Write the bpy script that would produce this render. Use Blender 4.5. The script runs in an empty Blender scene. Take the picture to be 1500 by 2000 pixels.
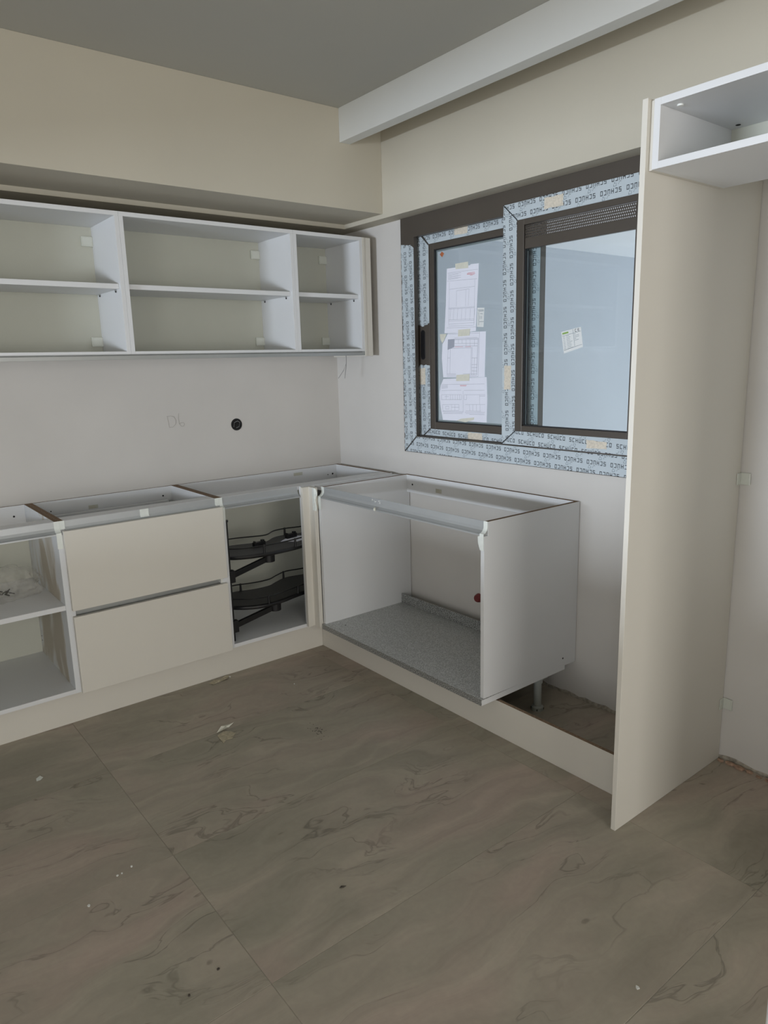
import bpy, bmesh, math, random
from mathutils import Vector, Matrix, noise
random.seed(7)
S = bpy.context.scene
COL = S.collection

# ---------------------------------------------------------------- camera
cam = bpy.data.cameras.new('camera'); co = bpy.data.objects.new('camera', cam); COL.objects.link(co)
cam.sensor_fit = 'HORIZONTAL'; cam.sensor_width = 36.0; cam.lens = 1392.828 * 36.0 / 1500.0
cam.clip_start = 0.05; cam.clip_end = 100
_yaw, _pitch, _roll = 0.6657082, -0.2059170, -0.0263929
_fw = Vector((math.sin(_yaw)*math.cos(_pitch), math.cos(_yaw)*math.cos(_pitch), math.sin(_pitch)))
_r = Vector((math.cos(_yaw), -math.sin(_yaw), 0)); _u = _r.cross(_fw)
_R = _r*math.cos(_roll) + _u*math.sin(_roll); _U = -_r*math.sin(_roll) + _u*math.cos(_roll)
co.matrix_world = Matrix(((_R.x, _U.x, -_fw.x, -2.49486), (_R.y, _U.y, -_fw.y, -3.59322), (_R.z, _U.z, -_fw.z, 1.49672), (0, 0, 0, 1)))
S.camera = co

# ---------------------------------------------------------------- world, lights, exposure
w = bpy.data.worlds.new('sky'); S.world = w; w.use_nodes = True
bg = w.node_tree.nodes['Background']; bg.inputs[0].default_value = (0.82, 0.90, 1.0, 1); bg.inputs[1].default_value = 1.30
def area(name, loc, rot, sx, sy, power, col, spread=180):
    l = bpy.data.lights.new(name, 'AREA'); l.shape = 'RECTANGLE'; l.size = sx; l.size_y = sy; l.energy = power; l.color = col; l.spread = math.radians(spread)
    o = bpy.data.objects.new(name, l); COL.objects.link(o); o.location = loc; o.rotation_euler = rot; return o
# bright low band of sky seen over the sill of the window in the left-hand wall; added fill lamp in a made-up opening behind the camera
area('low_sky_daylight', (-7.6, -1.65, 1.15), (0, math.radians(-90), 0), 0.30, 3.1, 540, (0.80, 0.885, 1.0))
sl = bpy.data.lights.new('sun', 'SUN'); sl.energy = 6.0; sl.angle = math.radians(1); sl.color = (1, .96, .9)
so = bpy.data.objects.new('sun', sl); COL.objects.link(so); so.rotation_euler = Vector((-.76, -.10, -.64)).to_track_quat('-Z', 'Y').to_euler()
area('added_rear_fill', (-2.6, -8.20, 1.25), (math.radians(90), 0, 0), 2.6, 2.1, 106, (1.0, 0.95, 0.88))
area('added_side_fill', (-4.80, -4.6, 1.15), (0, math.radians(-90), 0), 2.1, 1.8, 33, (1.0, 0.96, 0.90))  # added fill lamp in a made-up side opening, lifts ambient on the window wall
S.view_settings.view_transform = 'Standard'; S.view_settings.look = 'None'; S.view_settings.gamma = 1.0
S.view_settings.exposure = 0.10; S.view_settings.use_curve_mapping = False
S.cycles.use_denoising = True
S.cycles.max_bounces = 12; S.cycles.diffuse_bounces = 8; S.cycles.transparent_max_bounces = 16

# ---------------------------------------------------------------- materials
def new_mat(name):
    m = bpy.data.materials.new(name); m.use_nodes = True
    nt = m.node_tree; b = nt.nodes['Principled BSDF']; return m, nt, b
def N(nt, t, **kw):
    n = nt.nodes.new(t)
    for k, v in kw.items():
        if k in n.inputs: n.inputs[k].default_value = v
        else: setattr(n, k, v)
    return n
def simple(name, col, rough=0.5, metal=0.0, spec=0.5, var=0.0, vscale=6.0, bump=0.0, bscale=60.0, stretch=(1, 1, 1)):
    m, nt, b = new_mat(name)
    b.inputs['Base Color'].default_value = (*col, 1); b.inputs['Roughness'].default_value = rough
    b.inputs['Metallic'].default_value = metal; b.inputs['Specular IOR Level'].default_value = spec
    geo = N(nt, 'ShaderNodeNewGeometry'); mp = N(nt, 'ShaderNodeMapping'); mp.inputs['Scale'].default_value = stretch
    nt.links.new(geo.outputs['Position'], mp.inputs['Vector'])
    if var:
        n = N(nt, 'ShaderNodeTexNoise', Scale=vscale, Detail=5.0); nt.links.new(mp.outputs[0], n.inputs['Vector'])
        r = N(nt, 'ShaderNodeMapRange'); r.inputs['From Min'].default_value = .3; r.inputs['From Max'].default_value = .7
        r.inputs['To Min'].default_value = 1-var; r.inputs['To Max'].default_value = 1+var
        nt.links.new(n.outputs['Fac'], r.inputs['Value'])
        v = N(nt, 'ShaderNodeVectorMath', operation='SCALE'); v.inputs[0].default_value = col
        nt.links.new(r.outputs[0], v.inputs['Scale']); nt.links.new(v.outputs[0], b.inputs['Base Color'])
    if bump:
        n2 = N(nt, 'ShaderNodeTexNoise', Scale=bscale, Detail=6.0); nt.links.new(mp.outputs[0], n2.inputs['Vector'])
        bp = N(nt, 'ShaderNodeBump', Strength=bump, Distance=0.002); nt.links.new(n2.outputs['Fac'], bp.inputs['Height'])
        nt.links.new(bp.outputs[0], b.inputs['Normal'])
    return m
M = {}
M['wall_low'] = simple('primed_plaster', (.605, .585, .555), .9, spec=.2, var=.03, vscale=2.5, bump=.25, bscale=25)
M['wall_up'] = simple('cream_plaster', (.545, .51, .425), .9, spec=.2, var=.02, vscale=2, bump=.2, bscale=30)
M['ceiling'] = simple('ceiling_paint', (.50, .50, .465), .9, spec=.2, var=.015, vscale=1.5)
M['pelmet'] = simple('white_plasterboard', (.72, .735, .72), .8, spec=.3, var=.01)
M['plaster_raw'] = simple('raw_plaster', (.33, .30, .25), .95, spec=.1, var=.35, vscale=60, bump=.8, bscale=120)
M['melamine'] = simple('white_melamine', (.68, .69, .70), .38, spec=.45, var=.012, vscale=4, bump=.05, bscale=400)
M['melamine_warm'] = simple('off_white_front', (.645, .62, .56), .45, spec=.4, var=.01, vscale=3, bump=.04, bscale=300)
M['backboard'] = simple('cream_backboard', (.50, .505, .44), .6, spec=.3, var=.02, vscale=5)
M['chip'] = simple('raw_chipboard', (.22, .155, .105), .9, spec=.1, var=.35, vscale=180)
M['alu'] = simple('brushed_aluminium', (.50, .52, .53), .45, metal=.6, var=.05, vscale=3)
M['alu_dull'] = simple('dull_aluminium', (.40, .41, .40), .45, metal=.6, var=.05, vscale=3)
M['bronze'] = simple('bronze_window_metal', (.085, .072, .060), .38, metal=.15, spec=.5, var=.04)
M['gasket'] = simple('black_rubber', (.012, .012, .014), .6)
M['black_steel'] = simple('black_steel', (.012, .012, .013), .28, metal=.2, spec=.6)
M['black_board'] = simple('black_tray_board', (.035, .035, .036), .5, spec=.5, var=.08, vscale=40)
M['black_plastic'] = simple('black_plastic', (.008, .008, .009), .4)
M['film'] = simple('pale_blue_film', (.52, .585, .625), .35, spec=.5, var=.03, vscale=15, bump=.3, bscale=35)
M['ink'] = simple('black_ink', (.030, .036, .045), .5)
M['ink_soft'] = simple('grey_ink', (.26, .31, .35), .5)
M['remnant'] = simple('beige_label_remnant', (.66, .60, .50), .8, var=.12, vscale=120)
M['tape'] = simple('masking_tape', (.68, .67, .58), .75, spec=.3, var=.05, vscale=60)
M['tape_white'] = simple('white_tape', (.72, .75, .71), .6, spec=.35, var=.04, vscale=60)
M['paper'] = simple('office_paper', (.80, .81, .90), .85, spec=.2, var=.015, vscale=12)
M['pencil'] = simple('drawing_line', (.36, .38, .45), .8)
M['red_ink'] = simple('red_ink', (.62, .18, .20), .8)
M['orange'] = simple('orange_sticker', (.42, .13, .05), .6)
M['sticker'] = simple('white_sticker', (.75, .77, .77), .5)
M['green'] = simple('green_ink', (.25, .42, .10), .6)
M['grey_plastic'] = simple('grey_plastic', (.36, .38, .36), .5)
M['white_plastic'] = simple('white_plastic', (.70, .71, .68), .4)
M['clip'] = simple('pale_plastic_cover', (.60, .62, .56), .25, spec=.6)
M['wire'] = simple('grey_cable', (.25, .25, .25), .5)
M['red_plastic'] = simple('red_plastic', (.16, .02, .02), .4)
M['hole'] = simple('dark_hole', (.01, .01, .01), .9)
M['graphite'] = simple('pencil_graphite', (.40, .385, .36), .9)
M['outside'] = simple('terrace_wall_paint', (.525, .555, .605), .9, spec=.2, var=.03, vscale=1.2, bump=.15, bscale=40)
M['outside_ceiling'] = simple('terrace_soffit_paint', (.80, .82, .86), .9, spec=.2, var=.02, vscale=3, bump=.3, bscale=80)
M['outside_floor'] = simple('terrace_floor', (.70, .70, .68), .9, var=.05)
M['grout'] = simple('grout', (.36, .33, .28), .95)
M['brick_dust'] = simple('brick_rubble', (.36, .24, .17), .95, var=.3, vscale=80)
M['chip_dark'] = simple('dark_crumb', (.06, .05, .04), .9)
M['peel'] = simple('torn_tape', (.45, .40, .29), .8, var=.2, vscale=90)

def speckle(name, p0, p1, c0, c1):
    m, nt, b = new_mat(name)
    geo = N(nt, 'ShaderNodeNewGeometry')
    n = N(nt, 'ShaderNodeTexNoise', Scale=270.0, Detail=2.0); nt.links.new(geo.outputs['Position'], n.inputs['Vector'])
    n3 = N(nt, 'ShaderNodeTexNoise', Scale=6.0, Detail=2.0); nt.links.new(geo.outputs['Position'], n3.inputs['Vector'])
    r = N(nt, 'ShaderNodeValToRGB'); r.color_ramp.elements[0].position = p0; r.color_ramp.elements[0].color = (c0, c0*1.02, c0*.98, 1)
    r.color_ramp.elements[1].position = p1; r.color_ramp.elements[1].color = (c1, c1*1.02, c1, 1)
    nt.links.new(n.outputs['Fac'], r.inputs[0]); nt.links.new(r.outputs[0], b.inputs['Base Color'])
    b.inputs['Roughness'].default_value = .36; b.inputs['Metallic'].default_value = .35
    bp = N(nt, 'ShaderNodeBump', Strength=.35, Distance=.001); nt.links.new(n.outputs['Fac'], bp.inputs['Height']); nt.links.new(bp.outputs[0], b.inputs['Normal'])
    return m
M['speckle'] = speckle('dark_speckled_edge', .42, .58, .10, .50); M['speckle_top'] = speckle('grey_speckled_board', .40, .60, .30, .60)
def stained():
    m, nt, b = new_mat('stained_melamine')
    geo = N(nt, 'ShaderNodeNewGeometry'); mp = N(nt, 'ShaderNodeMapping'); mp.inputs['Scale'].default_value = (1, 1, .45)
    nt.links.new(geo.outputs['Position'], mp.inputs[0])
    n = N(nt, 'ShaderNodeTexNoise', Scale=6.5, Detail=3.0, Distortion=1.2); nt.links.new(mp.outputs[0], n.inputs['Vector'])
    n2 = N(nt, 'ShaderNodeTexNoise', Scale=2.2, Detail=2.0); nt.links.new(mp.outputs[0], n2.inputs['Vector'])
    mx = N(nt, 'ShaderNodeMath', operation='MULTIPLY_ADD'); mx.inputs[1].default_value = .5
    ml = N(nt, 'ShaderNodeMath', operation='MULTIPLY'); ml.inputs[1].default_value = .5
    nt.links.new(n2.outputs['Fac'], ml.inputs[0]); nt.links.new(n.outputs['Fac'], mx.inputs[0]); nt.links.new(ml.outputs[0], mx.inputs[2])
    r = N(nt, 'ShaderNodeValToRGB'); e = r.color_ramp.elements
    e[0].position = .47; e[0].color = (.66, .68, .70, 1); e[1].position = .56; e[1].color = (.42, .375, .30, 1)
    e2 = r.color_ramp.elements.new(.51); e2.color = (.56, .54, .49, 1)
    sp = N(nt, 'ShaderNodeSeparateXYZ'); nt.links.new(geo.outputs['Position'], sp.inputs[0])
    e3 = N(nt, 'ShaderNodeMapRange'); e3.inputs['From Min'].default_value = -.555; e3.inputs['From Max'].default_value = -.44; e3.inputs['To Min'].default_value = -.30; e3.inputs['To Max'].default_value = .02
    nt.links.new(sp.outputs[1], e3.inputs['Value']); ad = N(nt, 'ShaderNodeMath', operation='ADD'); nt.links.new(mx.outputs[0], ad.inputs[0]); nt.links.new(e3.outputs[0], ad.inputs[1])
    nt.links.new(ad.outputs[0], r.inputs[0]); nt.links.new(r.outputs[0], b.inputs['Base Color']); b.inputs['Roughness'].default_value = .5
    return m
M['stained'] = stained()
def glass():
    m, nt, b = new_mat('window_glass'); nt.nodes.remove(b); out = nt.nodes['Material Output']
    tr = N(nt, 'ShaderNodeBsdfTransparent'); tr.inputs[0].default_value = (.90, .935, .94, 1)
    gl = N(nt, 'ShaderNodeBsdfGlossy', Roughness=0.0); fr = N(nt, 'ShaderNodeFresnel')
    geo = N(nt, 'ShaderNodeNewGeometry'); ri = N(nt, 'ShaderNodeMapRange'); ri.inputs['To Min'].default_value = 1.45; ri.inputs['To Max'].default_value = 1/1.45
    nt.links.new(geo.outputs['Backfacing'], ri.inputs['Value']); nt.links.new(ri.outputs[0], fr.inputs['IOR'])      # same reflectance on both faces of the pane
    mx = N(nt, 'ShaderNodeMixShader'); nt.links.new(fr.outputs[0], mx.inputs[0]); nt.links.new(tr.outputs[0], mx.inputs[1]); nt.links.new(gl.outputs[0], mx.inputs[2])
    nt.links.new(mx.outputs[0], out.inputs[0]); return m
M['glass'] = glass()
def bagmat():
    m, nt, b = new_mat('clear_plastic_film'); out = nt.nodes['Material Output']
    tr = N(nt, 'ShaderNodeBsdfTransparent'); b.inputs['Base Color'].default_value = (.62, .60, .55, 1); b.inputs['Roughness'].default_value = .25
    geo = N(nt, 'ShaderNodeNewGeometry'); n = N(nt, 'ShaderNodeTexNoise', Scale=16.0, Detail=3.0, Distortion=1.0); nt.links.new(geo.outputs['Position'], n.inputs['Vector'])
    bp = N(nt, 'ShaderNodeBump', Strength=1.0, Distance=.01); nt.links.new(n.outputs['Fac'], bp.inputs['Height']); nt.links.new(bp.outputs[0], b.inputs['Normal'])
    r = N(nt, 'ShaderNodeMapRange'); r.inputs['From Min'].default_value = .35; r.inputs['From Max'].default_value = .7; r.inputs['To Min'].default_value = .05; r.inputs['To Max'].default_value = .34
    nt.links.new(n.outputs['Fac'], r.inputs['Value'])
    mx = N(nt, 'ShaderNodeMixShader'); nt.links.new(r.outputs[0], mx.inputs[0]); nt.links.new(tr.outputs[0], mx.inputs[1]); nt.links.new(b.outputs[0], mx.inputs[2]); nt.links.new(mx.outputs[0], out.inputs[0])
    return m
M['bag'] = bagmat()
def tilemat():
    m, nt, b = new_mat('slate_look_tile')
    tc = N(nt, 'ShaderNodeTexCoord'); oi = N(nt, 'ShaderNodeObjectInfo')
    sc = N(nt, 'ShaderNodeMath', operation='MULTIPLY'); sc.inputs[1].default_value = 37.0; nt.links.new(oi.outputs['Random'], sc.inputs[0])
    cb = N(nt, 'ShaderNodeCombineXYZ'); nt.links.new(sc.outputs[0], cb.inputs[2]); nt.links.new(sc.outputs[0], cb.inputs[0])
    ad = N(nt, 'ShaderNodeVectorMath', operation='ADD'); nt.links.new(tc.outputs['Object'], ad.inputs[0]); nt.links.new(cb.outputs[0], ad.inputs[1])
    mp = N(nt, 'ShaderNodeMapping'); mp.inputs['Scale'].default_value = (1.0, 2.0, 1.0); mp.inputs['Rotation'].default_value = (0, 0, .35); nt.links.new(ad.outputs[0], mp.inputs[0])
    # warp
    wn = N(nt, 'ShaderNodeTexNoise', Scale=1.6, Detail=3.0); nt.links.new(mp.outputs[0], wn.inputs['Vector'])
    ws = N(nt, 'ShaderNodeVectorMath', operation='SCALE', Scale=1.1); nt.links.new(wn.outputs['Color'], ws.inputs[0])
    wa = N(nt, 'ShaderNodeVectorMath', operation='ADD'); nt.links.new(mp.outputs[0], wa.inputs[0]); nt.links.new(ws.outputs[0], wa.inputs[1])
    # large tone patches
    n1 = N(nt, 'ShaderNodeTexNoise', Scale=1.3, Detail=4.0); nt.links.new(wa.outputs[0], n1.inputs['Vector'])
    r1 = N(nt, 'ShaderNodeValToRGB'); e = r1.color_ramp.elements; e[0].position = .36; e[0].color = (.325, .300, .240, 1); e[1].position = .66; e[1].color = (.405, .335, .280, 1)
    k = r1.color_ramp.elements.new(.5); k.color = (.372, .332, .270, 1)
    nt.links.new(n1.outputs['Fac'], r1.inputs[0])
    # layered slate streaks
    n2 = N(nt, 'ShaderNodeTexNoise', Scale=2.0, Detail=9.0, Roughness=.62); mp2 = N(nt, 'ShaderNodeMapping'); mp2.inputs['Scale'].default_value = (.7, 3.2, 1)
    nt.links.new(wa.outputs[0], mp2.inputs[0]); nt.links.new(mp2.outputs[0], n2.inputs['Vector'])
    r2 = N(nt, 'ShaderNodeMapRange'); r2.inputs['From Min'].default_value = .3; r2.inputs['From Max'].default_value = .7; r2.inputs['To Min'].default_value = .84; r2.inputs['To Max'].default_value = 1.13
    nt.links.new(n2.outputs['Fac'], r2.inputs['Value'])
    # thin dark cracks: ridges of another noise
    n3 = N(nt, 'ShaderNodeTexNoise', Scale=1.15, Detail=5.0, Roughness=.55); nt.links.new(mp2.outputs[0], n3.inputs['Vector'])
    s = N(nt, 'ShaderNodeMath', operation='SUBTRACT'); s.inputs[1].default_value = .5; nt.links.new(n3.outputs['Fac'], s.inputs[0])
    a = N(nt, 'ShaderNodeMath', operation='ABSOLUTE'); nt.links.new(s.outputs[0], a.inputs[0])
    r3 = N(nt, 'ShaderNodeMapRange'); r3.inputs['From Min'].default_value = 0.0; r3.inputs['From Max'].default_value = .012; r3.inputs['To Min'].default_value = .64; r3.inputs['To Max'].default_value = 1.0
    nt.links.new(a.outputs[0], r3.inputs['Value'])
    n4 = N(nt, 'ShaderNodeTexNoise', Scale=2.4, Detail=1.0); nt.links.new(ad.outputs[0], n4.inputs['Vector'])   # where cracks show
    r4 = N(nt, 'ShaderNodeMapRange'); r4.inputs['From Min'].default_value = .44; r4.inputs['From Max'].default_value = .58; nt.links.new(n4.outputs['Fac'], r4.inputs['Value'])
    mxv = N(nt, 'ShaderNodeMix', data_type='FLOAT'); nt.links.new(r4.outputs[0], mxv.inputs[0]); mxv.inputs[2].default_value = 1.0; nt.links.new(r3.outputs[0], mxv.inputs[3])
    n5 = N(nt, 'ShaderNodeTexNoise', Scale=55.0, Detail=4.0); nt.links.new(ad.outputs[0], n5.inputs['Vector'])
    r5 = N(nt, 'ShaderNodeMapRange'); r5.inputs['To Min'].default_value = .93; r5.inputs['To Max'].default_value = 1.07; nt.links.new(n5.outputs['Fac'], r5.inputs['Value'])
    m1 = N(nt, 'ShaderNodeMath', operation='MULTIPLY'); nt.links.new(r2.outputs[0], m1.inputs[0]); nt.links.new(mxv.outputs[0], m1.inputs[1])
    m2 = N(nt, 'ShaderNodeMath', operation='MULTIPLY'); nt.links.new(m1.outputs[0], m2.inputs[0]); nt.links.new(r5.outputs[0], m2.inputs[1])
    v = N(nt, 'ShaderNodeVectorMath', operation='SCALE'); nt.links.new(r1.outputs[0], v.inputs[0]); nt.links.new(m2.outputs[0], v.inputs['Scale'])
    nt.links.new(v.outputs[0], b.inputs['Base Color'])
    b.inputs['Roughness'].default_value = .58; b.inputs['Specular IOR Level'].default_value = .35
    bp = N(nt, 'ShaderNodeBump', Strength=.25, Distance=.004); nt.links.new(m1.outputs[0], bp.inputs['Height']); nt.links.new(bp.outputs[0], b.inputs['Normal'])
    return m
M['tile'] = tilemat()

# ---------------------------------------------------------------- mesh helpers
def world_origin(o):
    v = Vector((0, 0, 0))
    while o is not None: v += o.location; o = o.parent
    return v
class MB:
    """Collects boxes, prisms, tubes in world coordinates; build() makes ONE mesh object."""
    def __init__(s): s.v = []; s.f = []; s.m = []; s.mats = []
    def mi(s, mat):
        if mat not in s.mats: s.mats.append(mat)
        return s.mats.index(mat)
    def add(s, vs, fs, mat, fm=None):
        b = len(s.v); s.v += [tuple(p) for p in vs]
        for i, f in enumerate(fs):
            s.f.append([b+k for k in f]); s.m.append(s.mi((fm or {}).get(i, mat)))
    def box(s, x0, x1, y0, y1, z0, z1, mat, top=None):
        x0, x1 = sorted((x0, x1)); y0, y1 = sorted((y0, y1)); z0, z1 = sorted((z0, z1))
        vs = [(x, y, z) for z in (z0, z1) for y in (y0, y1) for x in (x0, x1)]
        fs = [(0, 2, 3, 1), (4, 5, 7, 6), (0, 1, 5, 4), (2, 6, 7, 3), (0, 4, 6, 2), (1, 3, 7, 5)]
        s.add(vs, fs, mat, {1: top} if top else None); return s
    def prism(s, pts, a0, a1, mp, mat, fm=None):
        """2D polygon pts extruded from a0 to a1; mp(u, v, a) -> xyz"""
        n = len(pts)
        vs = [mp(u, v, a0) for u, v in pts] + [mp(u, v, a1) for u, v in pts]
        fs = [tuple(range(n))[::-1], tuple(range(n, 2*n))] + [(i, (i+1) % n, n+(i+1) % n, n+i) for i in range(n)]
        s.add(vs, fs, mat, fm); return s
    def tube(s, pts, r, mat, n=8, closed=False):
        pts = [Vector(p) for p in pts]; rings = []; L = len(pts)
        up = None
        for i, p in enumerate(pts):
            if closed: t = pts[(i+1) % L]-pts[i-1]
            else: t = pts[min(i+1, L-1)]-pts[max(i-1, 0)]
            t.normalize()
            a = Vector((0, 0, 1)) if abs(t.z) < .9 else Vector((1, 0, 0))
            if up is not None and not closed: a = up
            n1 = t.cross(a); n1.normalize(); n2 = t.cross(n1); 
            rr = r[i] if isinstance(r, (list, tuple)) else r
            rings.append([p+n1*rr*math.cos(2*math.pi*k/n)+n2*rr*math.sin(2*math.pi*k/n) for k in range(n)])
        vs = [q for g in rings for q in g]; fs = []
        for i in range(L if closed else L-1):
            j = (i+1) % L
            for k in range(n): fs.append((i*n+k, i*n+(k+1) % n, j*n+(k+1) % n, j*n+k))
        if not closed: fs += [tuple(range(n))[::-1], tuple(range((L-1)*n, L*n))]
        s.add(vs, fs, mat); return s
    def build(s, name, parent=None, bevel=0.0, smooth=False, label=None, cat=None, group=None, kind=None, solid=None):
        me = bpy.data.meshes.new(name); off = world_origin(parent) if parent else Vector((0, 0, 0))
        loc = Vector((0, 0, 0))
        if parent is None and s.v:
            xs = [min(p[i] for p in s.v) for i in range(3)]; xb = [max(p[i] for p in s.v) for i in range(3)]
            loc = Vector(((xs[0]+xb[0])/2, (xs[1]+xb[1])/2, xs[2]))
        elif s.v:
            xs = [min(p[i] for p in s.v) for i in range(3)]; xb = [max(p[i] for p in s.v) for i in range(3)]
            loc = Vector(((xs[0]+xb[0])/2, (xs[1]+xb[1])/2, xs[2])) - off
        me.from_pydata([tuple(Vector(p)-off-loc) for p in s.v], [], s.f)
        for m in s.mats: me.materials.append(M[m])
        for p, k in zip(me.polygons, s.m): p.material_index = k; p.use_smooth = smooth
        bm = bmesh.new(); bm.from_mesh(me); bmesh.ops.recalc_face_normals(bm, faces=bm.faces); bm.to_mesh(me); bm.free()
        o = bpy.data.objects.new(name, me); COL.objects.link(o); o.location = loc
        if parent: o.parent = parent
        if bevel:
            md = o.modifiers.new('bevel', 'BEVEL'); md.width = bevel; md.segments = 2; md.limit_method = 'ANGLE'; md.harden_normals = False
        if smooth:
            try: me.set_sharp_from_angle(angle=math.radians(40))
            except Exception: pass
        tag(o, label, cat, group, kind); return o
def tag(o, label=None, cat=None, group=None, kind=None):
    if label: o['label'] = label
    if cat: o['category'] = cat
    if group: o['group'] = group
    if kind: o['kind'] = kind
def thing(name, loc, label, cat, group=None):
    o = bpy.data.objects.new(name, None); COL.objects.link(o); o.location = loc; o.empty_display_size = .1
    tag(o, label, cat, group); return o
def B(name, x0, x1, y0, y1, z0, z1, mat, parent=None, bevel=.0007, top=None, **kw):
    return MB().box(x0, x1, y0, y1, z0, z1, mat, top).build(name, parent, bevel, **kw)
def clip_poly(poly, clip):
    """Sutherland-Hodgman; clip is convex, counter-clockwise"""
    out = list(poly)
    for i in range(len(clip)):
        ax, ay = clip[i]; bx, by = clip[(i+1) % len(clip)]
        inp, out = out, []
        def side(p): return (bx-ax)*(p[1]-ay)-(by-ay)*(p[0]-ax)
        for j in range(len(inp)):
            p, q = inp[j-1], inp[j]; sp, sq = side(p), side(q)
            if (sp >= 0) != (sq >= 0):
                t = sp/(sp-sq); out.append((p[0]+(q[0]-p[0])*t, p[1]+(q[1]-p[1])*t))
            if sq >= 0: out.append(q)
        if not out: return []
    return out
def ccw(poly):
    a = sum(poly[i-1][0]*poly[i][1]-poly[i][0]*poly[i-1][1] for i in range(len(poly)))
    return poly if a > 0 else poly[::-1]

# ================================================================ the setting
ZC, ZU, ZB = 2.6802, 2.2133, 2.2344
B('wall_back', -4.8, 0.25, 0.0, 0.2, 0, ZU, 'wall_low', bevel=0, kind='structure')
mb = MB().box(-4.8, -0.0964, -0.2573, 0.2, ZU, ZC+.1, 'wall_up'); mb.build('wall_back_upper', kind='structure')
B('trim_1', -4.8, -0.0964, -0.5921, -0.2573, ZB, ZC, 'wall_up', bevel=.002, kind='structure')          # bulkhead over the cabinets
# window wall: thinner below, thicker above the lintel
mb = MB()
WYL, WYR, WZB = -0.6245, -2.235, 1.0235
mb.box(0, .25, WYL, 0, 0, ZU, 'wall_low'); mb.box(0, .25, WYR, WYL, 0.0, WZB, 'wall_low'); mb.box(0, .25, -8.2, WYR, 0, ZU, 'wall_low')
wr = mb.build('wall_right', kind='structure')
B('wall_right_upper', -0.0964, .25, -8.2, 0.2, ZU, ZC+.1, 'wall_up', bevel=0, kind='structure')
B('trim_2', -0.3492, -0.2883, -8.0, -0.5921, 2.5299, ZC, 'pelmet', bevel=.0015, kind='structure')      # plasterboard pelmet under the ceiling
B('ceiling', -4.8, 0.25, -8.2, 0.2, ZC, ZC+.12, 'ceiling', bevel=0, kind='structure')
mb = MB(); mb.box(-4.8, -4.6, -3.6, -2.40, 0, ZC, 'wall_low'); mb.box(-4.8, -4.6, -8.2, -5.6, 0, ZC, 'wall_low'); mb.box(-4.8, -4.6, -5.6, -3.6, 2.25, ZC, 'wall_low'); mb.box(-4.8, -4.6, -1.2, .2, 0, ZC, 'wall_low'); mb.box(-4.8, -4.6, -2.40, -1.2, 0, .95, 'wall_low'); mb.box(-4.8, -4.6, -2.40, -1.2, 1.74, ZC, 'wall_low')
mb.build('wall_left', kind='structure')
mb = MB(); mb.box(-4.8, -3.8, -8.2, -8.0, 0, ZC, 'wall_low'); mb.box(-1.4, .25, -8.2, -8.0, 0, ZC, 'wall_low'); mb.box(-3.8, -1.4, -8.2, -8.0, 2.3, ZC, 'wall_low')
mb.build('wall_front', kind='structure')
def ring(mb, x0, x1, ya, yb, za, zb, tl, tr, tb, tt, mat):
    """picture-frame ring in a plane x = const; ya > yb"""
    mb.box(x0, x1, ya, ya-tl, za, zb, mat); mb.box(x0, x1, yb+tr, yb, za, zb, mat)
    mb.box(x0, x1, ya-tl, yb+tr, za, za+tb, mat); mb.box(x0, x1, ya-tl, yb+tr, zb-tt, zb, mat); return mb
ring(MB(), -4.76, -4.68, -1.2, -2.40, .95, 1.74, .05, .05, .05, .05, 'bronze').build('window_2', bevel=.002, kind='structure')
mb = MB(); mb.box(-3.8, -3.74, -8.14, -8.06, 0, 2.3, 'bronze'); mb.box(-1.46, -1.4, -8.14, -8.06, 0, 2.3, 'bronze'); mb.box(-3.8, -1.4, -8.14, -8.06, 2.24, 2.3, 'bronze')
mb.build('added_door_1', bevel=.002, kind='structure')  # unseen door frame, added around the opening of the rear fill lamp
mb = MB(); mb.box(-4.74, -4.66, -5.6, -5.54, 0, 2.25, 'bronze'); mb.box(-4.74, -4.66, -3.66, -3.6, 0, 2.25, 'bronze'); mb.box(-4.74, -4.66, -5.6, -3.6, 2.19, 2.25, 'bronze')
mb.build('added_door_2', bevel=.002, kind='structure')  # unseen side door frame, put in to let the side fill light through
# raw plaster edge where the wall skim stops above the floor
def ragged(name, x, ys, h0, h1, th):
    m = MB(); n = len(ys); vs = []
    for y in ys:
        h = random.uniform(h0, h1); t = th*random.uniform(.5, 1.2)
        vs += [(x, y, 0), (x-t, y, 0.0), (x-t*.7, y, h), (x, y, h+.003)]
    fs = []
    for i in range(n-1):
        a, b = 4*i, 4*i+4
        for k in range(4): fs.append((a+k, a+(k+1) % 4, b+(k+1) % 4, b+k))
    fs += [(0, 1, 2, 3), (4*n-4, 4*n-1, 4*n-2, 4*n-3)]
    m.add(vs, fs, 'plaster_raw'); return m.build(name, kind='structure')
ragged('baseboard_right', 0.0, [-1.2-.035*i for i in range(125)], .006, .02, .006)

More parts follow.
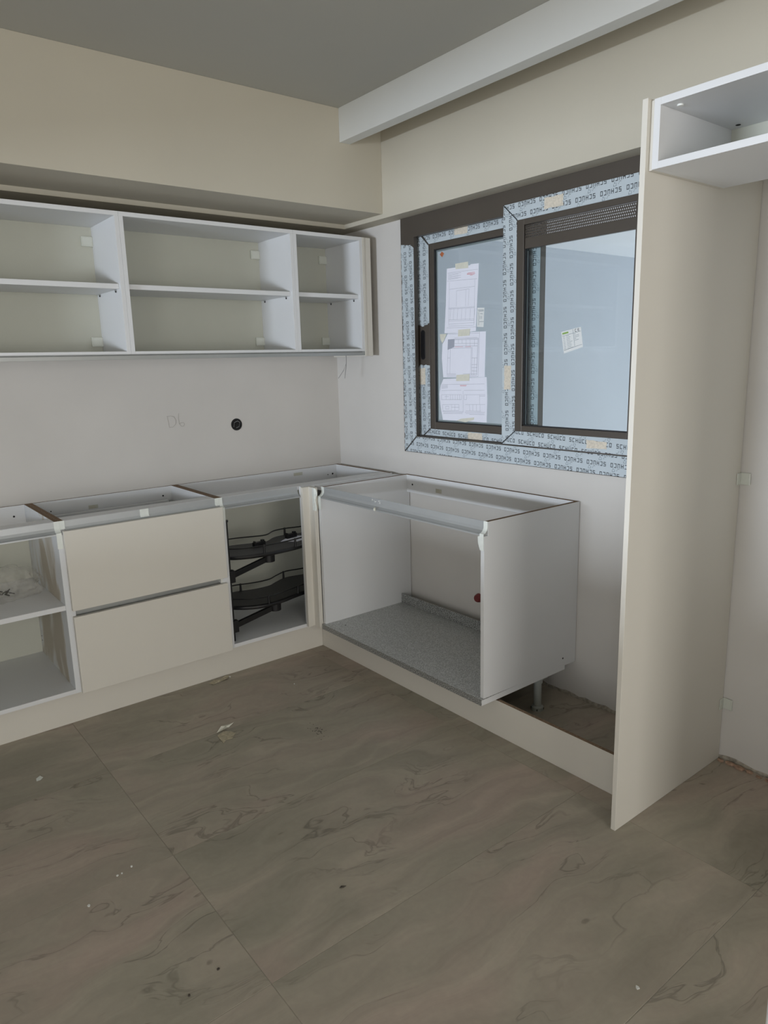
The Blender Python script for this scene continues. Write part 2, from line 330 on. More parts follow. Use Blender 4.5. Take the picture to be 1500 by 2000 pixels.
# floor: grout bed and tiles, each tile a part
fl = B('floor', -4.8, 0.25, -8.2, 0.2, -.06, -.0012, 'grout', bevel=0, kind='structure')
TX, TY, JT = 1.224, .6175, .0020
xs = [-.593+TX*k for k in range(-4, 2)]; ys = [-2.23+TY*k for k in range(-10, 5)]
shared = {}
for i in range(len(xs)-1):
    for j in range(len(ys)-1):
        x0, x1 = max(xs[i], -4.6)+JT/2, min(xs[i+1], 0.0)-JT/2; y0, y1 = max(ys[j], -8.0)+JT/2, min(ys[j+1], 0)-JT/2
        if x1-x0 < .02 or y1-y0 < .02: continue
        key = (round(x1-x0, 4), round(y1-y0, 4))
        dz = random.uniform(-.0002, .0002)
        if key not in shared:
            t = B('tile', x0, x1, y0, y1, -.0011, 0, 'tile', fl, bevel=0); shared[key] = t
            bm = bmesh.new(); bm.from_mesh(t.data)
            ed = [e for e in bm.edges if all(v.co.z > .0005 for v in e.verts)]
            bmesh.ops.bevel(bm, geom=ed, offset=.0004, segments=1, affect='EDGES'); bm.to_mesh(t.data); bm.free()
        else:
            t = shared[key].copy(); COL.objects.link(t)
            t.location = Vector(((x0+x1)/2, (y0+y1)/2, -.0011)) - world_origin(fl)
        t.location.z += dz

# ================================================================ outside: a roofed terrace
B('wall_outside', .25, 4.3, .07, .27, -.1, 2.5, 'outside', bevel=0, kind='structure')
B('ceiling_outside', .25, 4.3, -5.8, .07, 2.32, 2.5, 'outside_ceiling', bevel=0, kind='structure')
B('floor_outside', .25, 4.3, -5.8, .07, -.1, -.02, 'outside_floor', bevel=0, kind='structure')

# ================================================================ lettering
LET = {
 'S': [(0, .845, .72, 1), (0, .42, .72, .575), (0, 0, .72, .155), (0, .5, .155, 1), (.565, 0, .72, .5)],
 'C': [(0, .845, .72, 1), (0, 0, .72, .155), (0, 0, .155, 1)],
 'H': [(0, 0, .155, 1), (.565, 0, .72, 1), (0, .42, .72, .575)],
 'U': [(0, 0, .155, 1), (.565, 0, .72, 1), (0, 0, .72, .155), (.14, 1.14, .30, 1.27), (.42, 1.14, .58, 1.27)],
 'O': [(0, .845, .72, 1), (0, 0, .72, .155), (0, 0, .155, 1), (.565, 0, .72, 1)],
}
WORD = 'SCHUCO'; LW, LH, LS = .0150, .0175, .0162
def strokes():
    out = []
    for i, c in enumerate(WORD):
        for a, b, c2, d in LET[c]: out.append((i*LS+a*LW, b*LH, i*LS+c2*LW, d*LH))
    return out
STR = strokes()
ICON = [(0, 0, .002, .010), (0, .010, .013, .012), (.011, .004, .013, .012), (.006, -.003, .010, .003), (-.010, .004, -.007, .007), (-.012, -.002, -.0105, .004)]
def film_lettering(poly, mode, phase, slope, x, parent, rows=4, row0=0.0, pitch=.041):
    """poly: convex polygon (y, z) of the film; mode 0 upright, 1 upside down, 2 reading downwards, 3 reading upwards.
    Film coordinates: on a wall facing -x the reader's right is -y."""
    P = [(-p[0], p[1]) for p in poly]                    # (s, z): s to the reader's right
    ang = {0: 0, 1: math.pi, 2: -math.pi/2, 3: math.pi/2}[mode] + slope
    ca, sa = math.cos(ang), math.sin(ang)
    cx = sum(p[0] for p in P)/len(P); cy = sum(p[1] for p in P)/len(P)
    # extents in the text frame
    tu = [(p[0]-cx)*ca+(p[1]-cy)*sa for p in P]; tv = [-(p[0]-cx)*sa+(p[1]-cy)*ca for p in P]
    clip = ccw(P); m = MB(); step = 6*LS+.017
    def put(rect, mat, u0, v0):
        a, b, c, d = rect
        q = [(u0+a, v0+b), (u0+c, v0+b), (u0+c, v0+d), (u0+a, v0+d)]
        q = [(cx+u*ca-v*sa, cy+u*sa+v*ca) for u, v in q]
        r = clip_poly(q, clip)
        if len(r) >= 3:
            m.add([(x, -s_, z) for s_, z in r], [tuple(range(len(r)))], mat)
    k0 = int(min(tv)/pitch)-2; k1 = int(max(tv)/pitch)+2
    for k in range(k0, k1+1):
        v0 = k*pitch+row0
        u = min(tu)-step+((phase+k*.43) % 1)*step
        while u < max(tu):
            for st in STR: put(st, 'ink', u, v0)
            for st in ICON: put(st, 'ink_soft', u+step*.62, v0+LH+.006)
            u += step
    # mitre cuts: the slanted ends of the film
    for i in range(len(clip)):
        a, b = clip[i-1], clip[i]
        dx, dz = abs(a[0]-b[0]), abs(a[1]-b[1])
        if dx > .02 and dz > .02 and .3 < dx/dz < 3:
            L = math.hypot(dx, dz); nx, nz = -(b[1]-a[1])/L*.0022, (b[0]-a[0])/L*.0022
            m.add([(x, -s_, z) for s_, z in (a, b, (b[0]+nx, b[1]+nz), (a[0]+nx, a[1]+nz))], [(0, 1, 2, 3)], 'ink')
    return m.build('lettering', parent)
def film(poly, x, parent, mode, phase=0.2, slope=0.0, row0=0.0, ragged_edges=(), th=.0006):
    """a strip of protective film, with optional torn edges, and its printing"""
    pts = []
    for i in range(len(poly)):
        a, b = poly[i], poly[(i+1) % len(poly)]
        pts.append(a)
        if i in ragged_edges:
            L = math.hypot(b[0]-a[0], b[1]-a[1]); n = max(3, int(L/.009)); nx, nz = -(b[1]-a[1])/L, (b[0]-a[0])/L
            for k in range(1, n):
                t = k/n; d = random.uniform(-.0035, .0035)
                pts.append((a[0]+(b[0]-a[0])*t+nx*d, a[1]+(b[1]-a[1])*t+nz*d))
    MB().prism(pts, x-th, x, lambda u, v, a: (a, u, v), 'film').build('protective_film', parent)
    film_lettering(poly, mode, phase, slope, x-th-.0003, parent, row0=row0)

# ================================================================ window_1 (sliding, two leaves)
FX = -.010
OY0, OY1, OZ0, OZ1 = -.626, -2.232, 1.0245, 2.2125            # outer frame
IY0, IY1, IZ0, IZ1 = -.728, -2.130, 1.113, 2.112              # its opening
mb = ring(MB(), FX, .012, OY0, OY1, OZ0, OZ1, .102, .102, .0885, .1005, 'bronze')
ring(mb, .012, .16, OY0, OY1, OZ0, OZ1, .052, .052, .05, .05, 'gasket')      # deep dark channel of the outer track
win = mb.build('window_1', bevel=.0008, kind='structure')
win['label'] = 'bronze sliding window with blue lettered protective film'
B('track_rail', .022, .027, IY0, IY1, IZ0-.004, IZ0+.004, 'bronze', win)
# film on outer frame: left jamb (torn at its top), sill
film([(-.631, 1.029), (-.631, 2.087), (-.700, 2.078), (-.726, 2.060), (-.726, 1.112)], FX, win, 3, .1, .03, .004, (0, 1, 2))
film([(-.633, 1.027), (-.728, 1.109), (-2.128, 1.109), (-2.228, 1.027)], FX, win, 1, .35, -.035, .013)
# --- left leaf, in the outer track
LX = .030
ly0, ly1, lz0, lz1 = -.705, -1.508, 1.088, 2.160
mb = ring(MB(), LX, LX+.034, ly0, ly1, lz0, lz1, .092, .092, .065, .088, 'bronze')
ring(mb, LX+.003, LX+.03, ly0-.092, ly1+.092, lz0+.065, lz1-.088, .032, .032, .035, .030, 'bronze')
ll = mb.build('left_leaf', win, bevel=.0012)
gy0, gy1, gz0, gz1 = ly0-.124, ly1+.124, lz0+.100, lz1-.118
B('glass_pane', LX+.014, LX+.018, gy0, gy1, gz0, gz1, 'glass', ll, bevel=0)
ring(MB(), LX+.0185, LX+.024, gy0, gy1, gz0, gz1, .011, .011, .011, .011, 'alu').build('glazing_spacer', ll)
ring(MB(), LX+.006, LX+.014, gy0, gy1, gz0, gz1, .004, .004, .004, .004, 'gasket').build('glazing_seal', ll)
film([(ly0-.002, 1.684), (ly0-.002, lz1-.012), (ly0-.089, lz1-.092), (ly0-.089, 1.690), (ly0-.045, 1.676)], LX, ll, 2, .3, .0, .003, (4, 3))
film([(ly0-.002, lz0+.004), (ly0-.002, 1.470), (ly0-.018, 1.484), (ly0-.089, 1.478), (ly0-.089, lz0+.066)], LX, ll, 2, .75, .01, -.008, (2,))
film([(ly0-.004, lz1-.002), (ly0-.09, lz1-.088), (-1.40, lz1-.088), (-1.40, lz1-.002)], LX, ll, 1, .2, .0, .004)
film([(ly0-.004, lz0+.002), (ly0-.09, lz0+.064), (ly1+.09, lz0+.064), (ly1+.004, lz0+.002)], LX, ll, 0, .55, -.04, -.004)
film([(ly1+.002, lz0+.006), (ly1+.089, lz0+.07), (ly1+.089, lz1-.095), (ly1+.002, lz1-.006)], LX, ll, 2, .5, .0, .004)
# recessed black pull
mb = MB(); pts = []
for k in range(20):
    a = 2*math.pi*k/20; pts.append((-.744+.017*math.cos(a), 1.583+.058*(1 if math.sin(a) > 0 else -1)+.017*math.sin(a)))
mb.prism(pts, LX-.0015, LX+.001, lambda u, v, a: (a, u, v), 'black_plastic'); hd = mb.build('recessed_pull', ll, bevel=.0006)
mb = MB(); mb.box(LX-.0045, LX-.0016, -.7395, -.7355, 1.520, 1.646, 'black_steel'); mb.box(LX-.0045, LX-.0016, -.7515, -.7485, 1.520, 1.646, 'black_steel'); mb.build('pull_ridge', ll)
def remnant(x, y0, y1, z0, z1, parent):
    pts = []; n = 6
    for (a, b) in (((y0, z0), (y1, z0)), ((y1, z0), (y1, z1)), ((y1, z1), (y0, z1)), ((y0, z1), (y0, z0))):
        for k in range(n):
            t = k/n; pts.append((a[0]+(b[0]-a[0])*t+random.uniform(-.0022, .0022), a[1]+(b[1]-a[1])*t+random.uniform(-.0022, .0022)))
    MB().prism(pts, x-.0014, x-.0010, lambda u, v, a: (a, u, v), 'remnant').build('label_remnant', parent)
remnant(LX, -.98, -1.07, 2.086, 2.134, ll); remnant(LX, -.715, -.760, 1.380, 1.465, ll); remnant(LX, -1.07, -1.168, 1.112, 1.148, ll)
# --- right leaf, in the inner track, its face in front of the frame
RX = -.022
ry0, ry1, rz0, rz1 = -1.340, -2.110, 1.1165, 2.152
mb = ring(MB(), RX, RX+.010, ry0, ry1, rz0, rz1, .081, .081, .064, .074, 'bronze')
mb.box(RX+.010, .026, ry0-.004, ry0-.06, IZ0+.006, IZ1-.004, 'gasket'); mb.box(RX+.010, .020, ry1+.03, ry1+.06, IZ0+.006, IZ1-.004, 'gasket')
ring(mb, RX-.004, RX+.020, ry0-.081, ry1+.081, rz0+.064, rz1-.074, .040, .034, .025, .024, 'bronze')
rl = mb.build('right_leaf', win, bevel=.0015)
gy0, gy1, gz0, gz1 = ry0-.121, ry1+.115, rz0+.089, rz1-.098
B('glass_pane', RX+.014, RX+.018, gy0, gy1, gz0, 1.960, 'glass', rl, bevel=0)
mb = MB(); mb.box(RX+.0185, RX+.024, gy0, gy0-.006, gz0, 1.95, 'alu'); mb.box(RX+.0185, RX+.024, gy0-.008, gy0-.011, gz0, 1.95, 'gasket'); mb.build('glazing_spacer', rl)
mb = MB(); mb.box(RX+.004, RX+.014, gy0, gy0-.004, gz0, 1.958, 'gasket'); mb.box(RX+.004, RX+.014, gy0, gy1, gz0, gz0+.004, 'gasket'); mb.build('glazing_seal', rl)
film([(ry0-.001, rz0+.002), (ry0-.080, rz0+.062), (ry0-.080, rz1-.072), (ry0-.001, rz1-.001)], RX, rl, 2, .15, .035, .010)
film([(ry0-.002, rz1-.001), (ry0-.081, rz1-.073), (ry1+.081, rz1-.073), (ry1+.002, rz1-.001)], RX, rl, 1, .6, .02, .002)
film([(ry0-.002, rz0+.001), (ry0-.081, rz0+.063), (ry1+.081, rz0+.063), (ry1+.002, rz0+.001)], RX, rl, 0, .3, -.05, .004)
film([(ry1+.001, rz0+.002), (ry1+.080, rz0+.062), (ry1+.080, rz1-.072), (ry1+.001, rz1-.001)], RX, rl, 2, .4, .0, .0)
remnant(RX, -1.565, -1.66, 2.098, 2.140, rl); remnant(RX, -1.354, -1.394, 1.365, 1.470, rl); remnant(RX, -1.808, -1.905, 1.132, 1.164, rl)
# perforated ventilation strip at the top of the right leaf: real holes
mb = MB(); va, vb, cz = 2.000, 2.052, .0104
ncol = 62; cw = (gy0-gy1)/ncol
xa, xb = RX+.006, RX+.010
for r in range(5):
    for c in range(ncol):
        yc = gy0-cw*(c+.5); zc = va+cz*(r+.5); hw, hh = cw*.5, cz*.5; q = .28 if r % 2 else .28
        sh = 0.0
        iw, ih = cw*.30, cz*.27
        for x_ in (xa,):
            o = [(yc+hw, zc-hh), (yc-hw, zc-hh), (yc-hw, zc+hh), (yc+hw, zc+hh)]; sy = (.16*cw if r % 2 else -.16*cw)
            i_ = [(yc+iw+sy, zc-ih), (yc-iw+sy, zc-ih), (yc-iw+sy, zc+ih), (yc+iw+sy, zc+ih)]
            vs = [(x_, y, z) for y, z in o+i_] + [(xb, y, z) for y, z in i_]
            mb.add(vs, [(0, 1, 5, 4), (1, 2, 6, 5), (2, 3, 7, 6), (3, 0, 4, 7), (4, 5, 9, 8), (5, 6, 10, 9), (6, 7, 11, 10), (7, 4, 8, 11)], 'bronze')
mb.build('perforated_grille', rl)
mb = MB(); mb.box(RX+.004, RX+.020, gy0, gy1, 1.958, 2.000, 'bronze'); mb.build('ventilation_bar', rl, bevel=.0015)

# things fixed to the panes
def flat(name, poly, x, th, mat, parent=None, **kw):
    return MB().prism(poly, x-th, x, lambda u, v, a: (a, u, v), mat).build(name, parent, **kw)
def lines(segs, x, wdt, mat, parent, name='printed_lines'):
    m = MB()
    for y0, z0, y1, z1 in segs:
        L = math.hypot(y1-y0, z1-z0)
        if L < 1e-5: continue
        ny, nz = -(z1-z0)/L*wdt/2, (y1-y0)/L*wdt/2
        m.add([(x, y0+ny, z0+nz), (x, y1+ny, z1+nz), (x, y1-ny, z1-nz), (x, y0-ny, z0-nz)], [(0, 1, 2, 3)], mat)
    return m.build(name, parent)
GX = LX+.0135
p1 = [(-0.914, 1.942), (-0.973, 1.941), (-1.074, 1.94), (-1.077, 1.944), (-1.131, 1.942), (-1.128, 1.878), (-1.121, 1.789), (-1.112, 1.635), (-0.999, 1.632), (-0.894, 1.635), (-0.905, 1.773)]
p2 = [(-0.917, 1.632), (-1.079, 1.632), (-1.177, 1.631), (-1.173, 1.506), (-1.17, 1.418), (-1.073, 1.417), (-0.881, 1.417), (-0.872, 1.512), (-0.877, 1.583), (-0.893, 1.6)]
p3 = [(-0.881, 1.409), (-1.182, 1.418), (-1.185, 1.354), (-1.187, 1.312), (-1.183, 1.202), (-1.041, 1.202), (-0.875, 1.201), (-0.859, 1.263), (-0.85, 1.331), (-0.861, 1.377)]
t1 = [(-0.974, 1.958), (-1.062, 1.958), (-1.062, 1.929), (-0.977, 1.933)]
t2 = [(-0.993, 1.647), (-1.076, 1.648), (-1.07, 1.616), (-0.992, 1.615)]
t2b = [(-0.859, 1.632), (-0.907, 1.631), (-0.893, 1.604), (-0.877, 1.587), (-0.865, 1.605)]
t3 = [(-0.979, 1.429), (-1.07, 1.433), (-1.067, 1.4), (-0.976, 1.399)]
t4 = [(-0.978, 1.202), (-1.01, 1.213), (-1.101, 1.223), (-1.097, 1.211), (-1.041, 1.197)]
st = [(-1.121, 1.742), (-1.166, 1.739), (-1.161, 1.651), (-1.118, 1.655)]
red = [(-0.878, 2.027), (-0.894, 2.016), (-0.879, 2.0), (-0.863, 2.015)]
L1 = [(-0.923, 1.915, -1.013, 1.913), (-0.923, 1.909, -0.995, 1.909), (-0.923, 1.904, -1.013, 1.902), (-0.923, 1.899, -0.995, 1.899), (-0.923, 1.894, -1.013, 1.892), (-0.923, 1.89, -0.995, 1.89), (-0.92, 1.921, -1.127, 1.916), (-0.916, 1.883, -1.121, 1.874), (-0.932, 1.877, -0.925, 1.672), (-1.106, 1.873, -1.1, 1.663), (-0.932, 1.843, -1.105, 1.841), (-0.982, 1.832, -0.98, 1.759), (-1.068, 1.833, -1.062, 1.757), (-0.982, 1.832, -1.068, 1.833), (-1.047, 1.832, -1.043, 1.754), (-0.924, 1.754, -1.105, 1.748), (-0.924, 1.75, -1.103, 1.744), (-0.924, 1.698, -1.1, 1.692), (-0.924, 1.692, -1.1, 1.686), (-0.927, 1.677, -1.103, 1.675), (-0.923, 1.668, -1.097, 1.663), (-0.91, 1.66, -1.115, 1.654), (-0.94, 1.753, -0.935, 1.698), (-0.963, 1.751, -0.957, 1.696), (-0.991, 1.749, -0.985, 1.695), (-1.019, 1.747, -1.014, 1.693), (-1.046, 1.745, -1.041, 1.691), (-1.077, 1.743, -1.072, 1.689), (-1.105, 1.741, -1.1, 1.688)]
R1 = [(-1.059, 1.907, -1.106, 1.905), (-1.053, 1.903, -1.108, 1.9), (-1.053, 1.901, -1.103, 1.896), (-1.074, 1.895, -1.092, 1.894)]
L2 = [(-0.92, 1.603, -1.13, 1.601), (-0.92, 1.6, -1.126, 1.597), (-1.13, 1.601, -1.119, 1.428), (-1.126, 1.597, -1.114, 1.435), (-0.92, 1.603, -0.919, 1.551), (-0.965, 1.601, -0.962, 1.562), (-0.962, 1.582, -1.124, 1.577), (-0.962, 1.57, -1.124, 1.565), (-0.992, 1.6, -0.992, 1.581), (-1.018, 1.599, -1.018, 1.58), (-1.046, 1.598, -1.046, 1.568), (-1.073, 1.597, -1.073, 1.567), (-1.103, 1.598, -1.102, 1.566), (-0.935, 1.559, -1.082, 1.558), (-1.082, 1.561, -1.076, 1.435), (-1.088, 1.562, -1.084, 1.428), (-0.935, 1.559, -0.931, 1.436), (-0.919, 1.551, -0.909, 1.429), (-0.909, 1.429, -0.974, 1.429), (-0.909, 1.435, -0.974, 1.434), (-1.024, 1.434, -1.119, 1.434), (-1.023, 1.429, -1.119, 1.428), (-1.084, 1.51, -1.121, 1.509), (-1.084, 1.478, -1.12, 1.478), (-1.084, 1.464, -1.12, 1.464), (-1.085, 1.448, -1.119, 1.447), (-1.102, 1.509, -1.099, 1.428), (-0.914, 1.513, -0.934, 1.513), (-0.965, 1.608, -1.121, 1.605), (-1.136, 1.632, -1.128, 1.422), (-0.917, 1.629, -1.136, 1.625), (-0.908, 1.422, -1.128, 1.421)]
R2 = [(-0.967, 1.566, -1.024, 1.565), (-1.04, 1.564, -1.079, 1.564)]
L3 = [(-0.867, 1.381, -1.169, 1.386), (-0.867, 1.35, -1.011, 1.354), (-1.029, 1.353, -1.169, 1.356), (-0.867, 1.329, -1.012, 1.332), (-1.012, 1.332, -1.012, 1.308), (-0.866, 1.304, -1.012, 1.308), (-0.867, 1.329, -0.866, 1.304), (-0.901, 1.33, -0.901, 1.305), (-0.933, 1.331, -0.933, 1.306), (-0.949, 1.331, -0.949, 1.306), (-0.967, 1.331, -0.967, 1.307), (-0.984, 1.332, -0.983, 1.307), (-0.999, 1.332, -0.999, 1.307), (-0.89, 1.321, -0.92, 1.321), (-1.032, 1.332, -1.174, 1.335), (-1.032, 1.332, -1.031, 1.308), (-1.048, 1.333, -1.048, 1.309), (-1.032, 1.308, -1.048, 1.309), (-1.137, 1.334, -1.137, 1.289), (-1.137, 1.328, -1.174, 1.329), (-0.873, 1.279, -0.994, 1.283), (-0.873, 1.279, -0.876, 1.247), (-0.994, 1.283, -0.994, 1.256), (-0.876, 1.247, -0.994, 1.253), (-0.896, 1.271, -0.921, 1.272), (-0.896, 1.257, -0.921, 1.258), (-0.896, 1.271, -0.896, 1.257), (-0.921, 1.272, -0.921, 1.258), (-0.94, 1.281, -0.94, 1.252), (-0.94, 1.268, -0.994, 1.269), (-0.965, 1.282, -0.965, 1.253), (-1.039, 1.284, -1.174, 1.288), (-1.067, 1.285, -1.07, 1.254), (-1.091, 1.286, -1.091, 1.255), (-1.116, 1.286, -1.116, 1.254), (-1.14, 1.287, -1.14, 1.255), (-1.042, 1.253, -1.146, 1.255), (-0.872, 1.244, -1.023, 1.249), (-0.879, 1.238, -1.023, 1.244), (-1.035, 1.246, -1.173, 1.251), (-0.879, 1.234, -1.019, 1.239), (-1.042, 1.24, -1.17, 1.244), (-1.067, 1.236, -1.17, 1.239), (-1.023, 1.352, -1.024, 1.246), (-0.866, 1.375, -0.914, 1.378), (-0.866, 1.37, -0.914, 1.373), (-0.866, 1.366, -0.914, 1.369), (-0.866, 1.361, -0.914, 1.365)]
R3 = [(-1.001, 1.378, -1.048, 1.379), (-1.004, 1.375, -1.045, 1.375)]
L4 = [(-1.124, 1.731, -1.162, 1.729), (-1.127, 1.726, -1.162, 1.725), (-1.13, 1.721, -1.13, 1.661), (-1.139, 1.714, -1.156, 1.712), (-1.139, 1.704, -1.139, 1.689), (-1.148, 1.703, -1.148, 1.689), (-1.133, 1.677, -1.162, 1.676)]
pp = flat('drawing_sheet', p3, GX, .0006, 'paper', label='lowest paper sheet taped on the left pane, two elevation drawings', cat='paper', group='drawing sheets taped to the left pane')
lines(L3, GX-.0009, .0011, 'pencil', pp); lines(R3, GX-.0009, .0016, 'red_ink', pp, 'red_text')
flat('tape_piece', t4, GX-.0012, .0006, 'tape', pp)
pp = flat('drawing_sheet', p2, GX-.0007, .0006, 'paper', label='middle paper sheet taped on the left pane, a floor plan', cat='paper', group='drawing sheets taped to the left pane')
lines(L2, GX-.0016, .0012, 'pencil', pp); lines(R2, GX-.0016, .0014, 'red_ink', pp, 'red_text')
flat('grey_block', [(-.918, 1.604), (-.965, 1.604), (-.963, 1.565), (-.915, 1.553)], GX-.0015, .0002, 'pencil', pp)
flat('tape_piece', t3, GX-.0020, .0006, 'tape', pp); flat('tape_piece', t2b, GX-.0020, .0006, 'tape', pp)
pp = flat('drawing_sheet', p1, GX-.0014, .0006, 'paper', label='topmost paper sheet taped on the left pane, tall cabinet elevation', cat='paper', group='drawing sheets taped to the left pane')
lines(L1, GX-.0023, .0010, 'pencil', pp); lines(R1, GX-.0023, .0016, 'red_ink', pp, 'red_text')
flat('tape_piece', t1, GX-.0026, .0006, 'tape', pp); flat('tape_piece', t2, GX-.0028, .0006, 'tape', pp)
pp = flat('pane_label', st, GX, .0005, 'sticker', label='narrow white data label on left pane beside the topmost sheet', cat='label')
lines(L4, GX-.0008, .0022, 'ink_soft', pp)
flat('diamond_sticker', red, GX, .0005, 'orange', label='small orange diamond sticker in top corner of left pane', cat='sticker')
gx2 = RX+.0135
sp = [(-1.655, 1.604), (-1.753, 1.620), (-1.766, 1.540), (-1.672, 1.516)]
pp = flat('pane_label', sp, gx2, .0005, 'sticker', label='tilted white data label in the middle of right pane', cat='label')
def bil(u, v):
    a = [sp[0][i]+(sp[1][i]-sp[0][i])*u for i in (0, 1)]; b = [sp[3][i]+(sp[2][i]-sp[3][i])*u for i in (0, 1)]
    return (a[0]+(b[0]-a[0])*v, a[1]+(b[1]-a[1])*v)
sg = []
for k in range(9):
    v = .26+k*.075; sg.append((*bil(.05, v), *bil(.16, v))); sg.append((*bil(.22, v-.01), *bil(.22+.32*random.uniform(.5, 1), v-.01)))
    if k < 6: sg.append((*bil(.63, v), *bil(.63+.25*random.random(), v)))
sg += [(*bil(.60, .02), *bil(.60, .84)), (*bil(.03, .2), *bil(.97, .2)), (*bil(.03, .86), *bil(.97, .86))]
lines(sg, gx2-.0008, .0016, 'ink_soft', pp)
lines([(*bil(.05, .10), *bil(.36, .10))], gx2-.0008, .007, 'green', pp, 'green_print')
m_ = []
for u0, kind in ((.70, 'C'), (.84, 'E')):                       # the CE mark
    m_ += [(*bil(u0, .05), *bil(u0, .16)), (*bil(u0, .05), *bil(u0+.07, .05)), (*bil(u0, .16), *bil(u0+.07, .16))]
    if kind == 'E': m_.append((*bil(u0, .105), *bil(u0+.06, .105)))
lines(m_, gx2-.0008, .0018, 'ink', pp, 'mark')

# ================================================================ base units along the back wall
H = .900; YF = -.562; T = .018; ZL = .158
NOTCH = .022; ZN = .846
GOLA = [(.0235, .8985), (.0215, .8985), (.0215, .874), (.017, .8635), (.008, .8555), (.0012, .8535), (-.001, .8515), (-.001, .8465), (.004, .8455), (.004, .8475), (.0012, .8485), (.0012, .8515), (.0085, .8535), (.0185, .862), (.0235, .873)]
def side_panel(parent, x0, x1, mat='melamine', back=-.008, zl=ZL):
    pts = [(0, zl), (0, ZN), (NOTCH, ZN), (NOTCH, H), (back-YF, H), (back-YF, zl)]
    return MB().prism(pts, x0, x1, lambda u, v, a: (a, YF+u, v), mat, {2+3: mat, 2+3-0: mat}).build('side_panel', parent, bevel=.0005) if False else \
        _side(parent, pts, x0, x1, mat, lambda u, v, a: (a, YF+u, v))
def _side(parent, pts, a0, a1, mat, mp):
    m = MB(); m.prism(pts, a0, a1, mp, mat, {2+3: 'chip'})       # edge 3-4 is the top edge: raw chipboard
    return m.build('side_panel', parent, bevel=.0005)
def hole(parent, p, axis, r=.0045, name='screw_hole'):
    m = MB(); n = 10; pts = [(r*math.cos(2*math.pi*k/n), r*math.sin(2*math.pi*k/n)) for k in range(n)]
    mp = {'x': lambda u, v, a: (p[0]+a, p[1]+u, p[2]+v), 'y': lambda u, v, a: (p[0]+u, p[1]+a, p[2]+v), 'z': lambda u, v, a: (p[0]+u, p[1]+v, p[2]+a)}[axis]
    m.prism(pts, -.0006, .0006, mp, 'hole'); return m.build(name, parent)
def small_label(parent, x, z, w=.045, h=.018):
    y = -.0225
    l = MB().box(x-w/2, x+w/2, y-.0006, y, z-h/2, z+h/2, 'backboard').build('paper_label', parent)
    m = MB()
    for k in range(3): m.box(x-w*.42, x+w*(.1+.3*random.random()), y-.0011, y-.0007, z+h*(.28-.28*k)-.0008, z+h*(.28-.28*k)+.0008, 'peel')
    m.build('printed_lines', l)
def base_unit(name, x0, x1, label, rx=None, shelf=None):
    t = thing(name, ((x0+x1)/2, YF/2, ZL), label, 'cabinet', 'base cabinets along the back wall')
    side_panel(t, x0, x0+T); side_panel(t, x1-T, x1)
    B('bottom_panel', x0+T, x1-T, YF, -.012, ZL, ZL+T, 'melamine', t)
    B('back_panel', x0+T, x1-T, -.012, -.004, ZL, H-.004, 'backboard', t)
    B('back_rail', x0+T, x1-T, -.022, -.0125, H-.094, H, 'melamine', t, top='chip')
    B('front_rail', x0+T, x1-T, YF+NOTCH+.002, YF+.105, H-T, H-.0005, 'melamine', t)
    m = MB(); m.prism(GOLA, x0+T+.0005, (rx or x1-T)-.0005, lambda u, v, a: (a, YF+u, v), 'alu'); m.build('aluminium_grip_profile', t)
    return t
XA, XB, XC, XR = -2.682, -1.782, -1.078, -.033
# --- open unit, left
t = base_unit('base_cabinet', XA, XB, 'open white base cabinet with one shelf at left end of back wall row')
for o in list(t.children):
    if o.name.startswith('side_panel') and world_origin(o).x > -2: o.data.materials[0] = M['stained']; o['label'] = 'side panel smeared with brown stains'
B('shelf', XA+T, XB-T, YF+.004, -.013, .527, .548, 'melamine', t)
hole(t, (-1.849, -.0228, .851), 'y'); hole(t, (-1.80-.0005, -.035, .24), 'x', .003); hole(t, (-1.80-.0005, -.035, .262), 'x', .003)
# --- drawer unit
t = base_unit('drawer_cabinet', XB, XC, 'white base cabinet with two wide drawer fronts and finger gap between')
for z0, z1 in ((.158, .497), (.524, .8635)):
    d = B('drawer', XB+.003, XC-.003, YF-.002, YF-.0225, z0, z1, 'melamine_warm', t, bevel=.0012)
    B('drawer_back', XB+T+.03, -1.131, -.062, -.046, z0+.06, z1-.029, 'melamine', d)
    for xa in (XB+T+.004, XC-T-.014): B('drawer_side', xa, xa+.010, YF+.002, -.047, z0+.05, z1-.07, 'alu_dull', d)
    B('drawer_bottom', XB+T+.016, XC-T-.016, YF+.002, -.064, z0+.045, z0+.058, 'melamine', d)
m = MB(); m.box(-1.128, -1.098, -.10, -.03, .805, .826, 'alu_dull'); m.box(-1.124, -1.105, -.50, -.10, .812, .818, 'alu_dull'); m.build('runner_bracket', t)
B('middle_grip_profile', XB+T+.001, XC-T-.001, YF+.016, YF+.0175, .488, .532, 'alu_dull', t)
m = MB(); m.box(XC-T-.012, XC-T-.001, YF-.002, YF+.016, .4975, .5235, 'white_plastic'); m.build('profile_end_cap', t)
m = MB(); m.box(XB+T+.001, XC-T-.001, YF+.0005, YF+.016, .488, .4895, 'alu_dull'); m.box(XB+T+.001, XC-T-.001, YF+.0005, YF+.016, .5305, .532, 'alu_dull'); m.build('profile_flange', t)
hole(t, (-1.69, -.0228, .851), 'y', .003); hole(t, (-1.144, -.0228, .853), 'y'); small_label(t, -1.496, .846)
